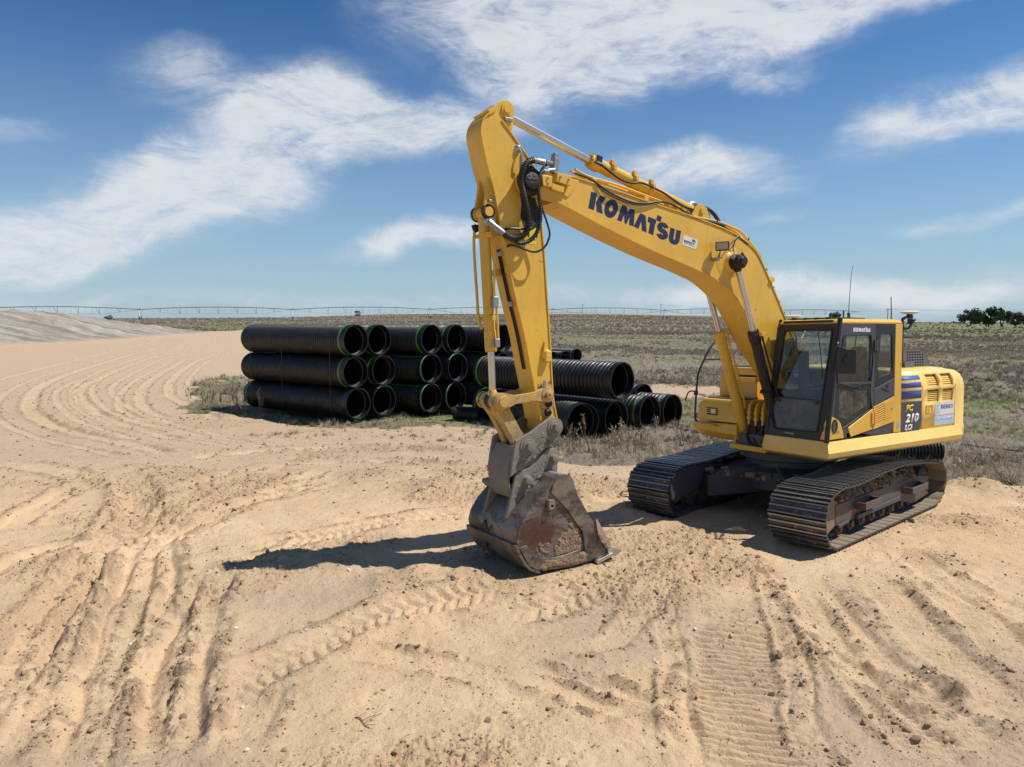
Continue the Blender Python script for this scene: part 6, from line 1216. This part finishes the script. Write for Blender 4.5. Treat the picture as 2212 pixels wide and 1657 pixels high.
for i in range(-2, 6):
    a = pv(i); b = pv(i+1); a.z = TZ[i]; b.z = TZ[i+1]; n = 24
    top = [a.lerp(b, k/n) + Vector((0,0,3.75 + 1.0*math.sin(math.pi*k/n)**.8)) for k in range(n+1)]; bot = [a.lerp(b, k/n) + Vector((0,0,3.75-1.55*min(1, 2.2*min(k, n-k)/n*2.2))) for k in range(n+1)]; white = [a.lerp(b, k/n) + Vector((0,0,1.95)) for k in range(n+1)]
    sp = pobj('span_pipe', MB().tube(top, .15, 5, 1), M_GALVD)
    pobj('truss_rod', MB().tube([p+pn*.5+Vector((0,0,.0)) for p in bot], .03, 4, 1).tube([p-pn*.5 for p in bot], .03, 4, 1), M_GALVD)
    pobj('spray_line', MB().tube(white, .085, 5, 1), M_GALV)
    mb = MB()
    for k in range(2, n-1, 1): mb.cyl(top[k], white[k], .022, 4, caps=False)
    pobj('drop_hose', mb, M_GALVD)
    mb = MB()
    for k in range(3, n-1, 3):
        mb.cyl(top[k]-pd*1.2, bot[k]+pn*.5, .05, 4, caps=False).cyl(top[k]+pd*.2, bot[k]+pn*.5, .05, 4, caps=False)
    pobj('truss_strut', mb, M_GALVD)
for i in range(-1, 6):
    a = pv(i); a.z = TZ[i]; ht = a + Vector((0,0,3.75)); w = pn*1.9 - pd*.0
    t = pobj('tower', MB().cyl(ht, a+w+Vector((0,0,.9)), .09, 5).cyl(ht, a-w+Vector((0,0,.9)), .09, 5).cyl(ht+pd*.9, a+pd*.6+Vector((0,0,.9)), .08, 5).cyl(ht-pd*.9, a-pd*.6+Vector((0,0,.9)), .08, 5).cyl(a+w+Vector((0,0,.9)), a-w+Vector((0,0,.9)), .11, 5).box(ht.x-.35, ht.x+.35, ht.y-.2, ht.y+.2, ht.z+.1, ht.z+.55), M_GALV)
    for s in (1,-1): pobj('tower_wheel', MB().lathe(a+w*s-pd*.15+Vector((0,0,.62)), a+w*s+pd*.15+Vector((0,0,.62)), [(0,.3),(.03,.62),(.27,.62),(.3,.3)], 14), M_BLACK, t)
# utility poles and wires
poles = []
for px, ytop, y, lab in ((2329,1217,560,'wooden utility pole on the skyline right of the excavator arm'), (2644,1216,560,'wooden utility pole on the skyline under the boom'), (3552,1233,330,'wooden utility pole on the skyline behind the cab roof')):
    t = at_px(px, ytop, y); b = gz(t.x, t.y); b = min(b, t.z-8)
    pr = empty('utility_pole', (t.x, t.y, b)); tag(pr, lab, 'utility pole', 'utility poles on the skyline')
    obj('pole', MB().cyl((0,0,0),(0,0,t.z-b),.17,8,.13), M_WOOD, pr); obj('crossarm', MB().box(-1.1,1.1,-.07,.07,t.z-b-.75,t.z-b-.6), M_WOOD, pr)
    for x in (-1,0,1): obj('insulator', MB().cyl((x,0,t.z-b-.6 if x else t.z-b),(x,0,t.z-b-.35 if x else t.z-b+.25),.06,6), M_GALV, pr)
    poles.append(t)
def wire(a, b, sag, lab):
    P = [a.lerp(b, k/16) - Vector((0,0,sag*4*(k/16)*(1-k/16))) for k in range(17)]
    tag(obj('power_line', MB().tube(P, .022, 4, 1), M_WOOD), lab, 'wire', 'power lines over the field')
q = at_px(4600, 1215, 300)
for dx, lab in ((-1,'thin power line right of the cab roof, upper wire'), (1,'thin power line right of the cab roof, lower wire')): wire(poles[2]+Vector((dx,0,-.5)), q+Vector((dx,0,-.5-(dx > 0)*1.2)), 1.2, lab)
for dx, lab in ((-1,'thin power line above the field left of the cab, upper wire'), (1,'thin power line above the field left of the cab, lower wire')): wire(poles[1]+Vector((dx,0,-.5)), poles[2]+Vector((dx,0,-.5-(dx > 0)*.8)), 2.0, lab)

def leaf_mat(name, c0, c1):
    m, nt, N, L, B = nodes_of(name); co = N.new('ShaderNodeTexCoord').outputs['Object']
    L.new(mixc(N, L, ramp(N, L, tnoise(N, L, 1.1, 3, .6, co), .35, .65), c0, c1), B.inputs['Base Color']); B.inputs['Roughness'].default_value = .7; B.inputs['Specular IOR Level'].default_value = .2
    return m
M_LEAF = leaf_mat('dark_leaves', (.040,.066,.030), (.078,.118,.046)); M_LEAF2 = leaf_mat('grey_green_leaves', (.045,.060,.032), (.075,.095,.05))
M_BARK = paint('bark', (.10,.085,.07), .9, .1)
def tree(px, ybase, dist, wpx, hpx, mat, label, seed, trunkf=.25, stems=3):
    rnd = random.Random(seed); p = at_px(px, ybase, dist); H = hpx/F_*dist; Wd = wpx/F_*dist
    t = empty('tree', (p.x, p.y, min(p.z, p.z))); tag(t, label, 'tree', 'trees on the plain')
    mb = MB(); lb = MB(); 
    tips = []
    for k in range(stems):
        a = 6.28*k/stems+rnd.random(); b0 = Vector((rnd.uniform(-.2,.2), rnd.uniform(-.2,.2), -.3)); b1 = b0+Vector((math.cos(a)*Wd*.10, math.sin(a)*Wd*.08, H*trunkf)); b2 = b1+Vector((math.cos(a)*Wd*.2, math.sin(a)*Wd*.15, H*.33))
        mb.tube([b0, b1, b2], lambda q, r=H*.028: r*(1.15-.8*q), 6, 3)
        for j in range(3):
            c = b1.lerp(b2, .4+.3*j)+Vector((0,0,0)); e = c+Vector((rnd.uniform(-1,1)*Wd*.22, rnd.uniform(-1,1)*Wd*.2, rnd.uniform(.05,.28)*H)); mb.tube([c, c.lerp(e,.5)+Vector((0,0,.05*H)), e], lambda q, r=H*.010: r*(1.1-.8*q), 4, 2); tips.append(e)
    clumps = []
    for k in range(24):
        a = rnd.uniform(0, 6.28); q = math.sqrt(rnd.random()); h = trunkf+.04+(.90-trunkf)*rnd.random()**1.35; env = max(.62, math.sin(math.pi*min(1, max(.03, (h-trunkf*.6)/(1.08-trunkf*.6))))**.6) if h < .6 else math.sin(math.pi*min(1, (h-trunkf*.6)/(1.08-trunkf*.6)))**.6
        clumps.append((Vector((math.cos(a)*q*Wd*.44*env, math.sin(a)*q*Wd*.40*env, h*H*.84-.05*H)), rnd.uniform(.10,.19)*Wd))
    clumps += [(e, .11*Wd) for e in tips[::2]]
    for c, r in clumps:
        for k in range(95):
            v = Vector((rnd.gauss(0,1), rnd.gauss(0,1), rnd.gauss(0,.8))).normalized()*r*rnd.random()**.4; q = c+v
            if q.z < H*(trunkf*.75 if trunkf > .2 else .05): continue
            s = rnd.uniform(.16,.34)*H/6; ax = Vector((rnd.gauss(0,1), rnd.gauss(0,1), rnd.gauss(0,1))).normalized(); bx = ax.orthogonal().normalized(); cxx = ax.cross(bx)
            lb.add([q-bx*s, q+cxx*s*.6, q+bx*s, q-cxx*s*.6], [(0,1,2,3)])
    obj('trunk', mb, M_BARK, t); 
    o = bpy.data.objects.new('crown', mesh_of('crown', lb, mat)); COL.objects.link(o); o.parent = t
for a in ((3878,1300,210,100,76,M_LEAF,'dark green tree at the left end of the clump right of the cab',1,.10,3), (3950,1302,210,92,90,M_LEAF,'tallest dark green tree in the clump right of the cab',2,.12,3), (4008,1303,214,62,74,M_LEAF,'open tree with bare slanting stems in the clump right of the cab',3,.34,4),
          (4062,1302,235,74,60,M_LEAF2,'grey green tree near the right edge of the picture',4,.18,3), (4110,1300,235,60,60,M_LEAF2,'grey green tree cut by the right edge of the picture',5,.15,3), (3340,1287,240,54,46,M_LEAF,'small round dark tree seen just over the cab roof',6,.10,3),
          (3644,1297,260,38,28,M_LEAF2,'pale small tree half hidden behind the right antenna',7,.15,3), (1430,1264,330,28,25,M_LEAF2,'small lone tree on the skyline above the stacked pipes',8,.05,2), (432,1279,200,44,20,M_LEAF,'low dark bush at the foot of the graded mound',9,.0,3)):
    tree(*a)
tag(obj('fallen_branch', MB().tube([(0,0,.2),(1.2,.2,.6),(2.6,0,.4),(4.5,.3,.25)], .16, 5, 3).tube([(1.2,.2,.6),(1.6,.3,1.0)], .07, 4, 2).tube([(2.6,0,.4),(3.4,-.4,.8)], .06, 4, 2), M_BARK), 'grey fallen branch lying left of the dark tree clump', 'branch').location = at_px(3795, 1297, 210)

# ------------------------------------------------------------------ ground cover
def plant_mat(name, c0, c1):
    m, nt, N, L, B = nodes_of(name)
    oi = N.new('ShaderNodeObjectInfo'); at = N.new('ShaderNodeAttribute'); at.attribute_name = 'tint'; at.attribute_type = 'INSTANCER'
    L.new(mixc(N, L, at.outputs['Fac'], c0, c1), B.inputs['Base Color']); B.inputs['Roughness'].default_value = .8; B.inputs['Specular IOR Level'].default_value = .12
    return m
M_DRY = plant_mat('dry_grass_blades', (.34,.275,.19), (.62,.51,.345)); M_SHRUB = plant_mat('dead_weed_stalks', (.31,.26,.21), (.50,.42,.33)); M_GRN = plant_mat('green_grass_blades', (.095,.145,.032), (.24,.27,.08))
def blades(n, h, spread, wid, lean, seed, mat, segs=3):
    rnd = random.Random(seed); mb = MB()
    for k in range(n):
        a = rnd.uniform(0, 6.28); r = spread*math.sqrt(rnd.random()); b = Vector((math.cos(a)*r, math.sin(a)*r, -.02)); d = Vector((rnd.gauss(0,1)*lean, rnd.gauss(0,1)*lean, 1)).normalized(); hh = h*rnd.uniform(.5,1.15); s = Vector((math.cos(a+1.3), math.sin(a+1.3), 0)); cv = Vector((rnd.gauss(0,1), rnd.gauss(0,1), -.4))*lean*.55
        pts = [b + d*hh*t + cv*hh*t*t for t in [i/segs for i in range(segs+1)]]; V = []
        for i, p in enumerate(pts): w = wid*(1-.85*i/segs); V += [p-s*w, p+s*w]
        mb.add(V, [(2*i, 2*i+1, 2*i+3, 2*i+2) for i in range(segs)])
    me = mesh_of('blade_tuft', mb, mat); return bpy.data.objects.new('blade_tuft', me)
def bush(n, rad, wid, seed, mat):
    rnd = random.Random(seed); mb = MB()
    for k in range(n):
        d = Vector((rnd.gauss(0,1), rnd.gauss(0,1), abs(rnd.gauss(0,.9))+.15)).normalized(); L_ = rad*rnd.uniform(.6,1.1); p = Vector((rnd.gauss(0,.12)*rad, rnd.gauss(0,.12)*rad, 0)); s = d.orthogonal().normalized()
        V = [p-s*wid, p+s*wid, p+d*L_*.6+Vector((rnd.gauss(0,.08)*rad,rnd.gauss(0,.08)*rad,0))+s*wid*.7, p+d*L_*.6-s*wid*.7, p+d*L_]; mb.add(V, [(0,1,2,3),(3,2,4)])
        for j in range(3):
            q = p+d*L_*rnd.uniform(.4,.95); e = q+Vector((rnd.gauss(0,1), rnd.gauss(0,1), rnd.gauss(.5,.8))).normalized()*rad*.3; s2 = (e-q).cross(Vector((0,.3,1))).normalized(); mb.add([q-s2*wid*.6, q+s2*wid*.6, e], [(0,1,2)])
    return bpy.data.objects.new('weed_bush', mesh_of('weed_bush', mb, mat))
def stalk(seed, mat):
    rnd = random.Random(seed); mb = MB()
    for k in range(3):
        b = Vector((rnd.uniform(-.1,.1), rnd.uniform(-.1,.1), 0)); h = rnd.uniform(.6,1.0); d = Vector((rnd.gauss(0,.12), rnd.gauss(0,.12), 1)).normalized(); mb.tube([b, b+d*h*.5, b+d*h], .006, 3, 1)
        for j in range(26):
            q = b+d*h*rnd.uniform(.62,1.0); e = q+Vector((rnd.gauss(0,.6), rnd.gauss(0,.6), 1)).normalized()*rnd.uniform(.05,.16); s = Vector((rnd.gauss(0,1), rnd.gauss(0,1), 0)).normalized()*.007; mb.add([q-s, q+s, e+s*1.4, e-s*1.4], [(0,1,2,3)])
    return bpy.data.objects.new('weed_stalk', mesh_of('weed_stalk', mb, mat))
def scatter(name, pts, scl, tint, src, kind='stuff', tilt=.12, rnd3=False):
    n = len(pts); me = bpy.data.meshes.new(name); me.vertices.add(n); me.vertices.foreach_set('co', np.ascontiguousarray(pts, np.float32).ravel())
    set_attr(me, 'scl', scl); set_attr(me, 'tint', tint)
    rot = np.stack([np.random.normal(0, tilt, n), np.random.normal(0, tilt, n), np.random.uniform(0, 6.283, n)], 1) if not rnd3 else np.random.uniform(0, 6.283, (n, 3))
    at = me.attributes.new('rot', 'FLOAT_VECTOR', 'POINT'); at.data.foreach_set('vector', np.ascontiguousarray(rot, np.float32).ravel())
    at = me.attributes.new('pick', 'INT', 'POINT'); at.data.foreach_set('value', np.random.randint(0, len(src), n).astype(np.int32))
    o = bpy.data.objects.new(name, me); COL.objects.link(o); tag(o, kind=kind)
    ng = bpy.data.node_groups.new(name, 'GeometryNodeTree'); ng.interface.new_socket('Geometry', in_out='INPUT', socket_type='NodeSocketGeometry'); ng.interface.new_socket('Geometry', in_out='OUTPUT', socket_type='NodeSocketGeometry')
    N, L = ng.nodes, ng.links; gi = N.new('NodeGroupInput'); go = N.new('NodeGroupOutput'); ip = N.new('GeometryNodeInstanceOnPoints'); L.new(gi.outputs[0], ip.inputs['Points'])
    g2i = N.new('GeometryNodeGeometryToInstance')
    for s in src[::-1]: oi = N.new('GeometryNodeObjectInfo'); oi.inputs['Object'].default_value = s; L.new(oi.outputs['Geometry'], g2i.inputs[0])
    L.new(g2i.outputs[0], ip.inputs['Instance']); ip.inputs['Pick Instance'].default_value = True
    def na(nm, t): a = N.new('GeometryNodeInputNamedAttribute'); a.data_type = t; a.inputs['Name'].default_value = nm; return a.outputs['Attribute']
    L.new(na('pick','INT'), ip.inputs['Instance Index']); er = N.new('FunctionNodeEulerToRotation'); L.new(na('rot','FLOAT_VECTOR'), er.inputs[0]); L.new(er.outputs[0], ip.inputs['Rotation']); L.new(na('scl','FLOAT'), ip.inputs['Scale'])
    L.new(ip.outputs[0], go.inputs[0]); md = o.modifiers.new('scatter', 'NODES'); md.node_group = ng; return o
def wedge(n, r0, r1, half, power=1.0):
    u = np.random.rand(n); r = (r0**(2*power)+(r1**(2*power)-r0**(2*power))*u)**(1/(2*power)); a = np.random.uniform(-half, half, n); return r*np.sin(a), r*np.cos(a)
def blocked(x, y):      # keep plants out of pipes and machine
    b = np.zeros(len(x), bool)
    for o in bpy.data.objects:
        if o.name.startswith('drainage_pipe') and o.location.z < .9:
            d = o.rotation_euler.to_matrix() @ Vector((-1,0,0)); dx, dy = x-o.location.x, y-o.location.y; t = dx*d.x+dy*d.y; s = np.abs(-dx*d.y+dy*d.x); b |= (t > -.05) & (t < 6.2) & (s < .5)
    cx, sx = math.cos(EX_TH), math.sin(EX_TH); lx = (x-EX[0])*cx+(y-EX[1])*sx; ly = -(x-EX[0])*sx+(y-EX[1])*cx
    return b | ((np.abs(lx) < 2.6) & (np.abs(ly) < 1.8))
def plants(n, r0, r1, half, power, keep, name, src, s0, s1, tintf=None, tilt=.15):
    x, y = wedge(n, r0, r1, half, power); z, a = terrain(x, y); k = (np.random.rand(n) < keep(x, y, a)) & ~blocked(x, y); x, y, z = x[k], y[k], z[k]
    sc = np.random.uniform(s0, s1, len(x))*(.6+.8*fbm(x, y, .8, 3)); tint = np.clip(.45+1.4*(fbm(x, y, .25, 3)-.5)+2.2*(fbm(x, y*1.8, .035, 3)-.5)+np.random.normal(0,.22,len(x)), 0, 1)
    return scatter(name, np.stack([x, y, z], 1), sc, tint, src, tilt=tilt)
H_ = R(40)
tufts = [blades(15, .34, .12, .006, .42, 10+k, M_DRY) for k in range(4)]; bushes = [bush(60, .36, .006, 20+k, M_SHRUB) for k in range(3)]; greens = [blades(22, .17, .12, .006, .40, 30+k, M_GRN) for k in range(3)]; stalks = [stalk(40+k, M_DRY) for k in range(3)]
wide_t = [blades(12, .42, .30, .013, .5, 50+k, M_DRY, 2) for k in range(3)]; wide_b = [bush(46, .5, .014, 60+k, M_SHRUB) for k in range(3)]; wide_g = [blades(16, .26, .3, .014, .45, 70+k, M_GRN, 2) for k in range(3)]
edge = lambda x, y, a: a['grass']*(.35+.65*sst(fbm(x, y, .6, 3), .38, .55))
plants(26000, 12.5, 42, H_, .75, lambda x, y, a: edge(x, y, a)*(1-.5*a['green']), 'dry_grass', tufts, .35, .85)
plants(5000, 13.5, 46, H_, .8, lambda x, y, a: a['grass']*sst(fbm(x+5, y, .35, 3), .44, .60)*(1-.8*a['green']), 'dead_weeds', bushes, .30, .75)
plants(13000, 13, 46, H_, .8, lambda x, y, a: a['grass']*a['green'], 'green_grass', greens, .5, 1.1)
plants(42000, 40, 170, H_, .7, lambda x, y, a: a['grass']*(1-.85*a['green']), 'dry_grass', wide_t, .45, .9)
plants(34000, 38, 170, H_, .7, lambda x, y, a: a['grass']*(1-.9*a['green'])*sst(fbm(x, y, .09, 4), .40, .58), 'dead_weeds', wide_b, .35, .8)
plants(14000, 40, 260, H_, .7, lambda x, y, a: a['grass']*a['green'], 'green_grass', wide_g, .8, 1.7)
plants(26000, 140, 420, H_, .7, lambda x, y, a: a['grass']*(1-.9*a['green']), 'dead_weeds', wide_b, .7, 1.3)
# scattered green shoots and stalks on the bare ground in front of the pipes, and the tall dead stalks before the low pile
plants(900, 19, 25.5, R(20), 1, lambda x, y, a: (1-a['grass'])*sst(fbm(x, y, .9, 3), .50, .60)*(x > -8)*(y > 19.5-.1*x), 'green_shoots', greens, .5, 1.0)
plants(230, 15.8, 20.4, R(22), 1, lambda x, y, a: a['grass']*(x > .6)*sst(fbm(x, y, .8, 2), .48, .6)*.5, 'weed_stalks', stalks, .35, .75, tilt=.10)
plants(420, 24, 34, R(34), 1, lambda x, y, a: a['grass']*(x < -9)*1.0, 'weed_stalks', stalks, .5, 1.0)
# two dry sticks on the sand
def stick(px0, px1, r, lab, twigs):
    P = []
    for px, py in (px0, px1):
        y = 7.0
        for _ in range(25): p = at_px(px, py, y); y = max(4, min(30, y*(2.9595-gz(p.x, p.y))/(2.9595-p.z)))
        p = at_px(px, py, y); P.append(Vector((p.x, p.y, gz(p.x, p.y)+r)))
    a, b = P; mb = MB().tube([a, a.lerp(b, .35)+Vector((.0,.015,.012)), a.lerp(b, .7)+Vector((0,-.012,.004)), b], lambda t: r*(1.1-.6*t), 6, 4)
    for t, dx, dy, dz in twigs: q = a.lerp(b, t); mb.tube([q, q+Vector((dx*.5, dy*.6, dz)), q+Vector((dx, dy, dz*1.6))], r*.45, 4, 2)
    tag(obj('dry_stick', mb, M_BARK), lab, 'stick')
stick((1421,2872), (1478,2914), .0045, 'small forked dry twig lying on the bare sand in the foreground', ((.4,.10,.03,.02),(.6,.13,.06,.03),(.75,.08,-.05,.02)))
stick((1690,1692), (1762,1693), .012, 'thin dark stick lying on the sand in front of the pipe stack', ((.5,.05,.08,.01),))
# clods and stones on the sand
def clod(seed, mat):
    mb = MB().lump((0,0,.15), 1, (1,.8,.62), seed, .22, 1); return bpy.data.objects.new('clod', mesh_of('clod', mb, mat, 50))
M_CLOD = plant_mat('dry_clods', (.235,.165,.10), (.44,.315,.195)); M_STONE = plant_mat('pale_stones', (.44,.38,.30), (.66,.60,.52))
clods = [clod(k, M_CLOD) for k in range(5)]; stones = [clod(20+k, M_STONE) for k in range(2)]
def clods_at(n, r0, r1, power, keep, name, src, s0, s1):
    x, y = wedge(n, r0, r1, R(44), power); z, a = terrain(x, y); k = np.random.rand(n) < keep(x, y, a)*(1-a['grass']); x, y, z = x[k], y[k], z[k]
    s = s0*(s1/s0)**(np.random.rand(len(x))**2.6); return scatter(name, np.stack([x, y, z+s*.05], 1), s, np.clip(np.random.normal(.45,.28,len(x)),0,1), src, rnd3=False, tilt=.6)
clods_at(150000, 3.6, 16, .55, lambda x, y, a: .10+.80*a['crumb'], 'soil_clods', clods, .004, .014)
clods_at(40000, 3.6, 19, .7, lambda x, y, a: .02+.98*a['crumb']**1.3, 'soil_clods', clods, .010, .036)
clods_at(30000, 12, 48, .7, lambda x, y, a: .16*a['grav']+.8*a['crumb'], 'soil_clods', clods, .015, .06)
clods_at(9000, 4, 45, .7, lambda x, y, a: .06+.7*a['grav'], 'pale_stones', stones, .006, .030)
